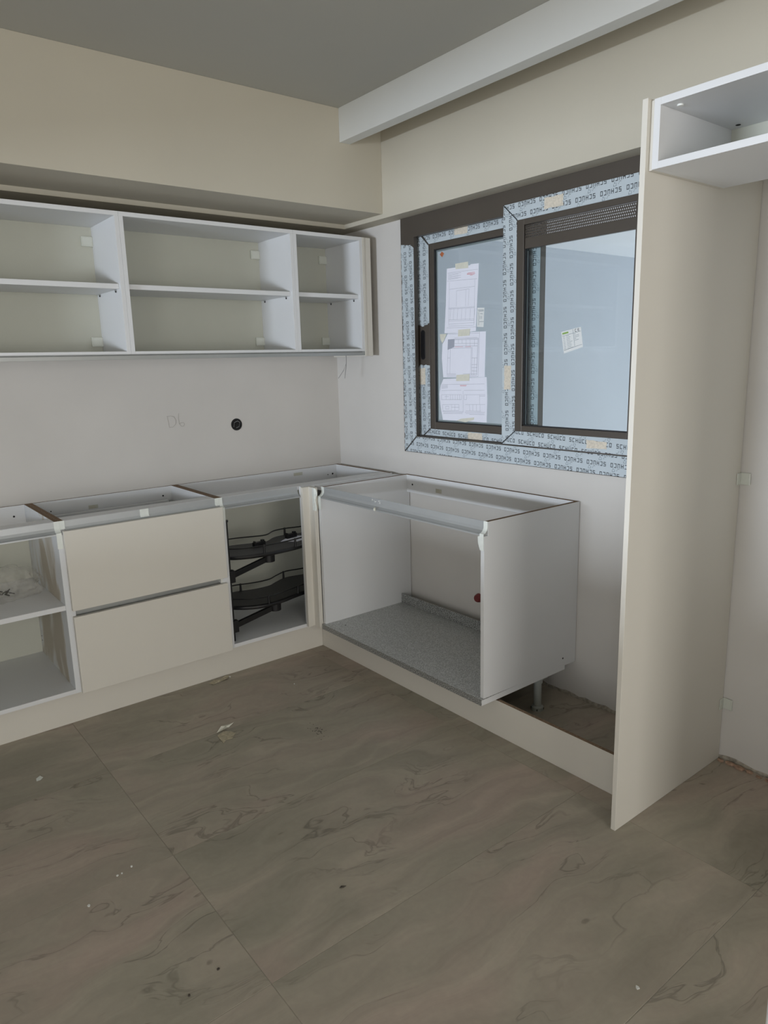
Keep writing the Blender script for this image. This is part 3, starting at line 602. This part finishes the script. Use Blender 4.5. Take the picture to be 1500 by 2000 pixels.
# --- corner unit, its opening left of the filler post
t = base_unit('corner_cabinet', XC, XR, 'white corner base cabinet with black swing-out trays inside', rx=-.648)
B('blind_panel', -.640, XR-T, YF, YF+T, ZL+T, ZN, 'melamine', t)
B('blind_rail', -.640, XR-T, YF, YF+.02, ZN+.001, H-.001, 'melamine', t)
B('spacer_board', -.560, -.034, -.630, -.5635, H-.022, H-.004, 'melamine', t)
hole(t, (-.081, -.0228, .846), 'y', .0055); hole(t, (-.115, -.0228, .844), 'y', .003); small_label(t, -.325, .872, .06)
# tape folded over the joints of the profiles
TP = [(.0212, .9005), (.0205, .8995), (.0203, .873), (.0157, .8645), (.0075, .8565), (-.0014, .8545), (-.0018, .8465), (-.0012, .846), (-.0012, .790), (-.0022, .790), (-.0030, .847), (-.0027, .8555), (.0068, .8580), (.0145, .8655), (.0190, .8735), (.0192, .9005)]
def profile_tape(par, a0, a1, mp, pts=TP, mat='tape_white'):
    return MB().prism(pts, a0, a1, mp, mat).build('masking_tape', par, smooth=True)
mpA = lambda u, v, a: (a, YF+u, v)
TS = [p for p in TP if p[1] > .8535]; TS = [(.0212, .9005), (.0205, .8995), (.0203, .873), (.0157, .8665), (.0135, .8665), (.0190, .8740), (.0192, .9005)]
cabA = {o.name: o for o in COL.objects if o.get('category') == 'cabinet'}
profile_tape(cabA['base_cabinet'], -1.803, -1.7822, mpA)
profile_tape(cabA['drawer_cabinet'], -1.7818, -1.762, mpA, TS); profile_tape(cabA['drawer_cabinet'], -1.450, -1.412, mpA, TS); profile_tape(cabA['drawer_cabinet'], -1.098, -1.0782, mpA, TS)
profile_tape(cabA['corner_cabinet'], -1.0778, -1.061, mpA)
# --- L-shaped filler post in the inner corner
m = MB(); m.prism([(-.648, -.5855), (-.6105, -.5855), (-.6105, -.632), (-.5885, -.632), (-.5885, -.5655), (-.648, -.5655)], .1635, .8985, lambda u, v, a: (u, v, a), 'melamine_warm')
post = m.build('corner_filler_post', bevel=.0012, label='off-white L-shaped filler post in the inner corner of base cabinets', cat='filler post')
m = MB(); vs = []
n = 9
for k in range(n):
    t_ = k/(n-1); z = .899-.115*t_; xw = .008*math.sin(t_*9)+(.014 if t_ > .35 else .010+.03*t_)
    vs += [(-.6112, -.618, z), (-.6125-.003*math.sin(t_*6), -.6335-xw*.3, z), (-.606, -.6345-xw*(1-t_*.5), z-.004)]
fs = []
for k in range(n-1):
    a = 3*k; fs += [(a, a+1, a+4, a+3), (a+1, a+2, a+5, a+4)]
m.add(vs, fs, 'tape_white'); o = m.build('masking_tape', post); sd = o.modifiers.new('thickness', 'SOLIDIFY'); sd.thickness = .0008

# ================================================================ sink unit under the window
XF = -.5872; SY0, SY1 = -.635, -1.771
t = thing('sink_cabinet', (-.29, -1.2, 0), 'open backless sink cabinet with grey speckled floor, below the window', 'cabinet')
mpB = lambda u, v, a: (XF+u, a, v)
for a0, a1 in ((SY0-T, SY0), (SY1, SY1+T)):
    pts = [(0, .1845), (0, ZN), (NOTCH, ZN), (NOTCH, H), (-.004-XF, H), (-.004-XF, .1745)]
    if a0 < -1: pts[0] = (0, .1845)
    _side(t, pts, a0, a1, 'melamine', mpB)
m = MB(); m.box(-.600, -.076, SY1+.0005, SY0-.004, .157, .1838, 'speckle', 'speckle_top')
m.build('bottom_panel', t, bevel=.0005)['label'] = 'grey speckled bottom panel'
m = MB(); m.box(-.598, -.077, SY1-.0006, SY1+.0004, .158, .181, 'melamine'); m.build('edge_strip', t)
B('rear_upstand', -.0785, -.0715, SY1+T+.001, SY0-T-.001, .184, .2365, 'speckle', t)
B('back_rail', -.022, -.0055, SY1+T, SY0-T, .805, H, 'melamine', t, top='chip')
m = MB(); m.prism(GOLA, SY1+T+.0005, SY0-T-.0005, mpB, 'alu'); m.build('aluminium_grip_profile', t)
profile_tape(t, SY1+.0005, SY1+T+.003, mpB)
profile_tape(t, SY0-T-.006, SY0-.0005, mpB)
m = MB(); m.add([(XF-.001, SY1+T+.002, .846), (XF-.002, SY1+T+.013, .842), (XF-.001, SY1+T+.012, .815), (XF, SY1+T+.005, .792), (XF, SY1+T, .792)], [(0, 1, 2, 3, 4)], 'tape_white'); o = m.build('masking_tape', t); sd = o.modifiers.new('thickness', 'SOLIDIFY'); sd.thickness = .0007
m = MB(); m.tube([(XF+.001, -1.100, .850), (XF-.006, -1.103, .853), (XF-.008, -1.107, .861), (XF-.002, -1.106, .868)], [.004, .006, .005, .001], 'tape', 6); m.build('glue_blob', t, smooth=True)
m = MB()
for k in range(9):
    y0 = -1.05-.06*random.random(); z0 = .876+.014*random.random(); m.box(XF+.0208, XF+.0213, y0, y0-.005*random.random()-.002, z0, z0+.004*random.random()+.002, 'white_plastic')
m.build('paint_smear', t)
l = MB().box(-.0232, -.0226, -.885, -.930, .828, .850, 'backboard').build('paper_label', t)
m = MB()
for k in range(4): m.box(-.0238, -.0234, -.889, -.915-.01*random.random(), .832+.0045*k, .8336+.0045*k, 'peel')
m.build('printed_lines', l)
hole(t, (-.0228, -.700, .850), 'x', .005); hole(t, (-.092, SY1-.0004, .213), 'y', .004); hole(t, (-.52, -.735, .184), 'z', .004)
for lx, ly in ((-.216, -1.737), (-.462, -1.70), (-.216, -.70), (-.462, -.70)):
    m = MB(); m.tube([(lx, ly, .016), (lx, ly, .150)], .0165, 'grey_plastic', 20)
    lg = m.build('leg', t, smooth=True)
    m = MB(); m.tube([(lx, ly, .0005), (lx, ly, .016), (lx, ly, .022)], [.026, .026, .019], 'grey_plastic', 20); m.build('leg_foot', lg, smooth=True)
    m = MB(); m.box(lx-.03, lx+.03, ly-.028, ly+.028, .150, .1565, 'grey_plastic'); m.tube([(lx, ly, .128), (lx, ly, .151)], [.021, .023], 'grey_plastic', 16); m.build('leg_plate', lg)
    m = MB()
    for a in (0.6, 2.2, 3.8, 5.3): m.box(lx+.0257*math.cos(a)-.0015, lx+.0257*math.cos(a)+.0015, ly+.0257*math.sin(a)-.0015, ly+.0257*math.sin(a)+.0015, .004, .013, 'hole')
    m.build('foot_slot', lg, kind='stuff')
# red pipe plug on the wall behind
m = MB(); m.tube([(-.0005, -1.178, .322), (-.012, -1.178, .322), (-.022, -1.178, .322)], [.024, .022, .017], 'red_plastic', 12)
m.build('pipe_plug', smooth=True, label='dark red pipe plug in the wall behind the sink cabinet', cat='plug')

# ================================================================ plinths
m = MB(); m.box(-2.70, -.5105, -.497, -.481, 0.0005, .1575, 'melamine_warm', 'chip')
m.build('plinth_board', bevel=.0005, label='off-white plinth board under the drawer and corner cabinets', cat='plinth', group='plinth boards')
m = MB(); m.box(-.5105, -.4945, -2.4175, -.4975, 0.0005, .1530, 'melamine_warm', 'chip')
m.build('plinth_board', bevel=.0005, label='off-white plinth board under sink cabinet running to the tall end panel', cat='plinth', group='plinth boards')

# ================================================================ tall end panel and the bridging unit
PX, PY0, PY1, PZ = -.6730, -2.4345, -2.4180, 2.1558
m = MB(); m.box(PX, -.0035, PY0, PY1, 0.0005, PZ, 'melamine_warm'); pan = m.build('tall_end_panel', bevel=.001, label='tall off-white end panel standing on the floor beside the window', cat='panel')
pts = [(PY0-.0005, 1.05), (PY0-.036, 1.05), (PY0-.036, 1.092), (PY0-.0005, 1.092)]
for z in (1.05, .205):
    m = MB(); m.box(-.0025, -.0055, PY0-.0008, PY0-.036, z, z+.042, 'clip'); m.box(-.030, -.0055, PY0-.0008, PY0-.0035, z, z+.042, 'clip'); m.box(-.0085, -.0055, PY0-.031, PY0-.036, z, z+.042, 'clip')
    m.build('corner_bracket', pan, bevel=.0015)
t = thing('bridge_cabinet', (-.47, -2.75, 1.98), 'shallow open white cabinet fixed high between the tall panels', 'cabinet')
uy0, uy1, uz0, uz1, uxf, uxb = -2.4470, -3.10, 1.9795, 2.1510, -.6630, -.279
B('filler_strip', uxf+.006, uxb, PY0-.0003, uy0+.0003, uz0, uz1+.0, 'melamine_warm', t)
B('side_panel', uxf, uxb, uy0, uy0-T, uz0, uz1, 'melamine', t); B('side_panel', uxf, uxb, uy1, uy1+T, uz0, uz1, 'melamine', t)
B('top_panel', uxf, uxb, uy0-T, uy1+T, uz1-T, uz1, 'melamine', t); B('bottom_panel', uxf, uxb, uy0-T, uy1+T, uz0, uz0+T, 'melamine', t)
B('back_panel', uxb-.008, uxb, uy0-T, uy1+T, uz0+T, uz1-T, 'backboard', t)
hole(t, (-.32, -2.50, uz1-T-.0004), 'z', .007)
m = MB(); m.tube([(-.62, -2.495, uz1-T+.0002), (-.62, -2.495, uz1-T-.004)], .008, 'white_plastic', 14); m.build('screw_cap', t)
m = MB(); m.box(PX, -.0035, -3.1165, -3.1005, 0.0005, PZ, 'melamine_warm'); m.build('tall_end_panel', bevel=.001, label='second tall end panel, just outside the right edge of the photograph', cat='panel')

# ================================================================ wall units
UF, UZ0, UZ1 = -.4257, 1.5626, 2.1468
def wall_unit(x0, x1, label):
    t = thing('wall_cabinet', ((x0+x1)/2, UF/2, UZ0), label, 'cabinet', 'open wall cabinets')
    B('side_panel', x0, x0+T, UF, -.004, UZ0, UZ1-T, 'melamine', t); B('side_panel', x1-T, x1, UF, -.004, UZ0, UZ1-T, 'melamine', t)
    B('top_panel', x0, x1, UF, -.004, UZ1-T, UZ1, 'melamine', t); B('bottom_panel', x0+T, x1-T, UF, -.004, UZ0, UZ0+.012, 'melamine', t)
    B('back_panel', x0+T, x1-T, -.1070, -.0990, UZ0+.012, UZ1-T, 'backboard', t)
    sh = B('shelf', x0+T+.001, x1-T-.001, UF+.022, -.109, 1.8360, 1.8570, 'melamine', t)
    for xx in (x0+T+.004, x1-T-.004):
        for y in (-.150, -.368):
            m = MB(); m.tube([(xx-.004, y, 1.8325), (xx+.004, y, 1.8325)], .0028, 'alu_dull', 8); m.box(xx-.0025, xx+.0025, y-.002, y+.002, 1.824, 1.833, 'black_plastic'); m.build('shelf_pin', sh)
    for z in (2.045, 1.605):
        for s_, xc in ((-1, x1-T), (1, x0+T)):
            m = MB(); xa, xb = sorted((xc, xc+s_*.050)); m.box(xa, xb, -.1195, -.1072, z, z+.042, 'clip'); m.box(xa+.004, xb-.004, -.1215, -.1195, z+.004, z+.038, 'clip'); m.build('bracket_cover', t, bevel=.002)
    return t
wall_unit(-2.228, -1.3795, 'open white wall cabinet at the left edge of the photograph')
wall_unit(-1.3790, -.5300, 'open white wall cabinet in the middle of the three, with one long shelf')
wall_unit(-.5295, -.1087, 'narrow open white wall cabinet next to the window wall')
m = MB()
m.prism([(0, 1.5400), (.020, 1.5400), (.022, 1.5420), (.022, 1.5618), (.0045, 1.5618), (.0045, 1.5600), (.0, 1.5560)], -2.228, -.1290, lambda u, v, a: (a, UF+u, v), 'alu_dull')
gp = m.build('aluminium_rail', bevel=.0004, label='long aluminium grip rail under the wall cabinets', cat='rail')
m = MB(); m.box(-.1288, -.1090, UF, UF+.022, 1.5405, 1.5618, 'alu_dull'); m.build('rail_end_piece', gp)
m = MB(); m.box(-.1083, -.0925, UF-.0015, UF+.30, 1.5364, 2.1468, 'melamine_warm'); m.box(-.0925, -.0524, UF+.001, UF+.019, 1.5364, 2.1468, 'melamine_warm')
m.build('filler_strip', bevel=.0012, label='off-white vertical filler strip at right end of wall cabinets', cat='filler strip')
m = MB(); m.tube([(-.146, -.300, 1.5622), (-.147, -.301, 1.515), (-.149, -.300, 1.480), (-.155, -.300, 1.450), (-.159, -.298, 1.419)], .0016, 'wire', 6)
m.build('loose_wire', smooth=True, label='thin grey wire hanging straight below the narrow wall cabinet', cat='wire', group='wires under the wall cabinets')
m = MB(); m.tube([(-.150, -.3035, 1.5622), (-.149, -.3035, 1.500), (-.168, -.302, 1.462), (-.204, -.300, 1.420)], .0014, 'wire', 6)
m.build('loose_wire', smooth=True, label='thin grey wire bent leftwards below the narrow wall cabinet', cat='wire', group='wires under the wall cabinets')

# ================================================================ swing-out trays in the corner unit
def spline(pts, n=8):
    out = []; L = len(pts)
    for i in range(L):
        p0, p1, p2, p3 = [Vector(pts[(i+k-1) % L]) for k in range(4)]
        for k in range(n):
            t_ = k/n; out.append(tuple(.5*((2*p1)+(-p0+p2)*t_+(2*p0-5*p1+4*p2-p3)*t_*t_+(-p0+3*p1-3*p2+p3)*t_**3)))
    return out
t = thing('corner_swing_trays', (-.8, -.3, ZL+T), 'two black kidney-shaped swing-out trays on a pole inside the corner cabinet', 'pull-out')
m = MB(); m.tube([(-1.040, -.5245, .1765), (-1.040, -.5245, .782)], .0055, 'black_steel', 12); m.tube([(-1.040, -.5245, .776), (-1.040, -.5245, .786)], .009, 'black_plastic', 12); m.build('pole', t, smooth=True)
O1 = [(-1.030, -.400), (-1.005, -.470), (-.935, -.512), (-.850, -.530), (-.770, -.532), (-.683, -.526), (-.600, -.510), (-.480, -.500), (-.340, -.470), (-.240, -.390), (-.250, -.290), (-.350, -.265), (-.480, -.292), (-.580, -.272), (-.653, -.280), (-.730, -.332), (-.813, -.310), (-.912, -.280), (-.990, -.310)]
O2 = [(-1.030, -.370), (-.997, -.443), (-.930, -.500), (-.855, -.524), (-.770, -.520), (-.680, -.496), (-.585, -.473), (-.460, -.440), (-.320, -.400), (-.220, -.320), (-.230, -.220), (-.320, -.180), (-.430, -.215), (-.545, -.200), (-.631, -.237), (-.692, -.270), (-.782, -.270), (-.900, -.240), (-.985, -.280)]
def tray(zt, outl, posts, hub, clampz, armend):
    P = spline(outl, 5)
    if sum(P[i-1][0]*P[i][1]-P[i][0]*P[i-1][1] for i in range(len(P))) < 0: P = P[::-1]
    m = MB(); m.prism(P, zt-.017, zt, lambda u, v, a: (u, v, a), 'black_board'); tr = m.build('tray', t)
    m = MB(); m.tube([(x, y, zt-.009) for x, y in P], .0105, 'black_steel', 8, closed=True); m.build('tray_rim', tr, smooth=True)
    m = MB(); m.tube([(x, y, zt+.037) for x, y in P], .0034, 'black_steel', 6, closed=True); m.build('guard_rail', tr, smooth=True)
    for px, py in posts:
        q = min(P, key=lambda p: (p[0]-px)**2+(p[1]-py)**2)
        m = MB(); m.tube([(q[0], q[1], zt-.004), (q[0], q[1], zt+.0415)], [.0065, .0052], 'black_plastic', 10); m.build('rail_post', tr, smooth=True)
    m = MB(); m.tube([(hub[0], hub[1], zt-.068), (hub[0], hub[1], zt-.018)], [.030, .031], 'black_plastic', 18); m.build('hub', tr, smooth=True)
    m = MB(); a = Vector((-1.036, -.520, 0)); b = Vector((hub[0], hub[1], 0)); d = (b-a).normalized(); nn = Vector((-d.y, d.x, 0))*.009
    z0, z1 = clampz, zt-.050; q = []
    for p, z in ((a, z0), (b, z1)):
        for s_ in (-1, 1):
            for h in (-.014, .014): q.append((p.x+nn.x*s_, p.y+nn.y*s_, z+h))
    m.add(q, [(0, 1, 3, 2), (4, 6, 7, 5), (0, 4, 5, 1), (2, 3, 7, 6), (0, 2, 6, 4), (1, 5, 7, 3)], 'black_steel'); m.build('swing_arm', tr, bevel=.002)
    m = MB(); m.box(-1.052, -1.018, -.539, -.508, clampz-.030, clampz+.030, 'black_plastic'); m.build('pole_clamp', tr, bevel=.003)
    return tr
tray(.590, O1, [(-.955, -.290), (-.585, -.272), (-.850, -.530), (-.672, -.526), (-.30, -.44), (-.32, -.27)], (-.790, -.462), .505, None)
tray(.325, O2, [(-.860, -.246), (-.560, -.203), (-.835, -.524), (-.640, -.488), (-.28, -.38), (-.3, -.19)], (-.770, -.462), .252, None)
def tiny_box(x, y, z, ang, label):
    m = MB(); ca, sa = math.cos(ang), math.sin(ang)
    def bx(u0, u1, v0, v1, w0, w1):
        vs = [(x+u*ca-v*sa, y+u*sa+v*ca, z+w_) for w_ in (w0, w1) for v in (v0, v1) for u in (u0, u1)]
        m.add(vs, [(0, 2, 3, 1), (4, 5, 7, 6), (0, 1, 5, 4), (2, 6, 7, 3), (0, 4, 6, 2), (1, 3, 7, 5)], 'black_plastic')
    bx(-.034, .034, -.011, .011, 0, .022); bx(-.031, -.024, -.008, .008, .022, .029); bx(.014, .030, -.008, .008, .022, .030); bx(-.016, .010, -.012, .012, .004, .018)
    return m.build('tray_clamp', bevel=.001, label=label, cat='fitting', group='black fittings lying on the upper tray')
tiny_box(-.800, -.385, .5903, .12, 'black plastic fitting at left on the upper swing-out tray')
tiny_box(-.585, -.345, .5903, .18, 'black plastic fitting on paper, right on the upper swing-out tray')
m = MB(); pz = [(-.675, -.385), (-.570, -.310), (-.50, -.36), (-.56, -.43), (-.61, -.445)]
m.prism(pz, .5901, .5903, lambda u, v, a: (u, v, a), 'paper'); m.build('leaflet', label='white leaflet lying under the right black fitting on upper tray', cat='paper')
m = MB(); c_ = [(-.53+.045*math.cos(a*.45), -.455+.028*math.sin(a*.45)) for a in range(14)]; m.prism(c_, .5904, .5912, lambda u, v, a: (u, v, a), 'white_plastic'); m.build('round_lid', label='flat round white disc at right on the upper tray', cat='disc')

# ================================================================ small things on the walls
m = MB(); ax, az = -.688, 1.187
R1_ = [(math.cos(2*math.pi*k/24), math.sin(2*math.pi*k/24)) for k in range(24)]
vs = []; 
for rr, yy in ((.033, -.0015), (.029, -.0015), (.029, -.0003), (.033, -.0003)):
    vs += [(ax+rr*c, yy, az+rr*s_) for c, s_ in R1_]
fs = []
for k in range(4):
    for i in range(24): fs.append((k*24+i, k*24+(i+1) % 24, ((k+1) % 4)*24+(i+1) % 24, ((k+1) % 4)*24+i))
m.add(vs, fs, 'black_plastic'); sb = m.build('wall_box', label='round black empty socket box in the wall above the cabinets', cat='socket box')
MB().prism([(ax+.030*c, az+.030*s_) for c, s_ in R1_], -.0010, -.0003, lambda u, v, a: (u, a, v), 'hole').build('cavity', sb)
MB().tube([(ax-.018, -.0035, az-.012), (ax-.015, -.006, az+.012), (ax+.004, -.008, az+.019), (ax+.018, -.006, az+.010), (ax+.012, -.006, az-.012), (ax-.004, -.005, az-.018)], .0016, 'wire', 6).build('cable_loop', sb, smooth=True)
def wall_marks(name, segs, wdt, y=-.0012):
    m = MB()
    for pts in segs:
        for a, b in zip(pts, pts[1:]):
            L = math.hypot(b[0]-a[0], b[1]-a[1]); nx, nz = -(b[1]-a[1])/L*wdt/2, (b[0]-a[0])/L*wdt/2
            m.add([(a[0]+nx, y, a[1]+nz), (b[0]+nx, y, b[1]+nz), (b[0]-nx, y, b[1]-nz), (a[0]-nx, y, a[1]-nz)], [(0, 1, 2, 3)], 'graphite')
    return m.build(name, label='faint pencil note D6 on the wall left of the socket box', cat='pencil mark')
dx = [(-1.076, 1.256), (-1.070, 1.200), (-1.050, 1.200), (-1.035, 1.214), (-1.031, 1.234), (-1.041, 1.252), (-1.058, 1.257), (-1.079, 1.256)]
six = [(-1.014, 1.268), (-1.018, 1.240), (-1.014, 1.214), (-1.004, 1.200), (-.991, 1.201), (-.986, 1.211), (-.993, 1.220), (-1.006, 1.219), (-1.014, 1.212)]
wall_marks('pencil_note', [dx, six], .0022)

# ================================================================ loose things
# crumpled clear bag on the shelf of the open unit
bm = bmesh.new(); bmesh.ops.create_icosphere(bm, subdivisions=5, radius=1.0)
for v in bm.verts:
    d = v.co.normalized(); n_ = noise.fractal(d*1.9+Vector((3, 1, 7)), .9, 2.1, 5)
    rr = 1+.22*n_+.05*abs(noise.noise(d*5))
    v.co = Vector((d.x*.155*rr, d.y*.150*rr, max(-.052, d.z*.078*rr)))
me = bpy.data.meshes.new('plastic_bag'); bm.to_mesh(me); bm.free(); me.materials.append(M['bag'])
for p in me.polygons: p.use_smooth = True
bag = bpy.data.objects.new('plastic_bag', me); COL.objects.link(bag); bag.location = (-1.975, -.245, .6004)
tag(bag, 'crumpled clear plastic bag on the shelf of the left open cabinet', 'bag')
m = MB(); 
for k in range(14):
    x, y = -2.03+.10*random.random(), -.27+.09*random.random(); z = .552+.012*random.random()
    a = random.random()*3; m.tube([(x, y, z), (x+.022*math.cos(a), y+.022*math.sin(a), z+.004)], .003, 'black_plastic', 5)
m.build('screws_in_bag', bag, kind='stuff')
def scrap(name, pts, z, mat, label, cat, group=None, curl=0.0, th=.0006):
    m = MB(); n = len(pts); c = (sum(p[0] for p in pts)/n, sum(p[1] for p in pts)/n)
    zz = [z+.0003+curl*random.uniform(.3, 1) if k % 2 else z+.0003 for k in range(n)]
    vs = [(p[0], p[1], q) for p, q in zip(pts, zz)]+[(c[0], c[1], z+.0006+curl*.5)]
    vs += [(a, b, q+th) for a, b, q in vs]
    fs = []
    for i in range(n): j = (i+1) % n; fs += [(n, j, i), (2*n+1, n+1+i, n+1+j), (i, j, n+1+j, n+1+i)]
    m.add(vs, fs, mat); return m.build(name, label=label, cat=cat, group=group)
scrap('tape_scrap', [(-1.375, -.995), (-1.345, -.975), (-1.30, -.962), (-1.285, -.972), (-1.315, -.985), (-1.345, -1.005)], 0, 'tape', 'curled yellowish tape scrap on the floor, above the torn patch', 'tape', 'tape scraps on the floor', .012)
scrap('tape_scrap', [(-1.385, -1.02), (-1.35, -1.005), (-1.325, -1.02), (-1.315, -1.05), (-1.335, -1.065), (-1.345, -1.085), (-1.37, -1.075), (-1.392, -1.095)], 0, 'peel', 'torn dirty tape patch flat on the floor beside the curled scrap', 'tape', 'tape scraps on the floor', .003)
scrap('tape_scrap', [(-1.195, -.53), (-1.16, -.515), (-1.12, -.530), (-1.095, -.510), (-1.08, -.520), (-1.10, -.545), (-1.15, -.548), (-1.185, -.560)], 0, 'peel', 'crumpled tape scrap on the floor against the long plinth board', 'tape', 'tape scraps on the floor', .008)
scrap('tape_scrap', [(-2.045, -.86), (-2.030, -.855), (-2.022, -.868), (-2.035, -.885), (-2.048, -.880)], 0, 'tape_white', 'tiny white curled tape scrap on the floor at left', 'tape', 'tape scraps on the floor', .007)
scrap('leaf_fragment', [(-1.500, -2.068), (-1.492, -2.066), (-1.483, -2.070), (-1.480, -2.076), (-1.489, -2.075), (-1.498, -2.073)], 0, 'chip_dark', 'dark dried leaf fragment lying in the middle of the floor', 'leaf', None, .004)
crumbs = [(-1.937, -1.579, 'white'), (-1.970, -1.590, 'white'), (-1.984, -1.592, 'white'), (-2.089, -1.663, 'white'), (-.884, -.810, 'white'), (-1.140, -2.812, 'white'), (-1.082, -.529, 'white'), (-1.989, -2.131, 'dark'), (-1.90, -2.105, 'dark'), (-.352, -2.337, 'dark')]
for k, (x, y, c) in enumerate(crumbs):
    m = MB(); s_ = .0042*random.uniform(.7, 1.3); pts = [(x+s_*math.cos(a)*random.uniform(.6, 1.2), y+s_*math.sin(a)*random.uniform(.6, 1.2)) for a in (0, 1.2, 2.4, 3.7, 5)]
    m.prism(pts, .0003, .003, lambda u, v, a: (u, v, a), 'white_plastic' if c == 'white' else 'chip_dark')
    m.build('plaster_crumb', label='tiny %s crumb lying on the tiled floor' % ('white plaster' if c == 'white' else 'dark'), cat='crumb', group='%s crumbs on the floor' % c)
m = MB()                                                            # spatter of dark specks
for k in range(46):
    x = -1.047+random.gauss(0, .014); y = -1.262+random.gauss(0, .030); s_ = random.uniform(.0008, .0022)
    m.prism([(x+s_*math.cos(a), y+s_*math.sin(a)*1.3) for a in (0, 1, 2, 3, 4, 5)], .0002, .0006, lambda u, v, a: (u, v, a), 'chip_dark')
m.build('dirt_specks', kind='stuff', label='cluster of dark specks on the floor in front of the sink cabinet', cat='dirt')
for k in range(7):
    y = -2.452-.032*k*(1+.15*random.random()); x = -.012-.010*random.random(); s_ = random.uniform(.010, .018)
    m = MB(); pts = [(x-s_*.9*abs(math.cos(a))*random.uniform(.4, 1.0)*(-1 if math.cos(a) > 0 else 1)*-1 if False else x+s_*.7*math.cos(a)*random.uniform(.7, 1.0)-.006, y+s_*1.25*math.sin(a)*random.uniform(.8, 1.1)) for a in (0, .9, 1.9, 2.8, 3.8, 5.2)]
    m.prism(pts, .0002, .004+.006*random.random(), lambda u, v, a: (u, v, a), 'brick_dust')
    m.build('mortar_chip', bevel=.001, label='reddish mortar chip lying along the wall foot right of the tall panel', cat='rubble', group='mortar chips at the wall foot')
m = MB(); m.box(-1.241, -1.223, -3.65, -3.136, .0005, .30, 'melamine'); m.build('board_offcut', bevel=.004, label='upright white board edge at the very bottom right corner', cat='board')
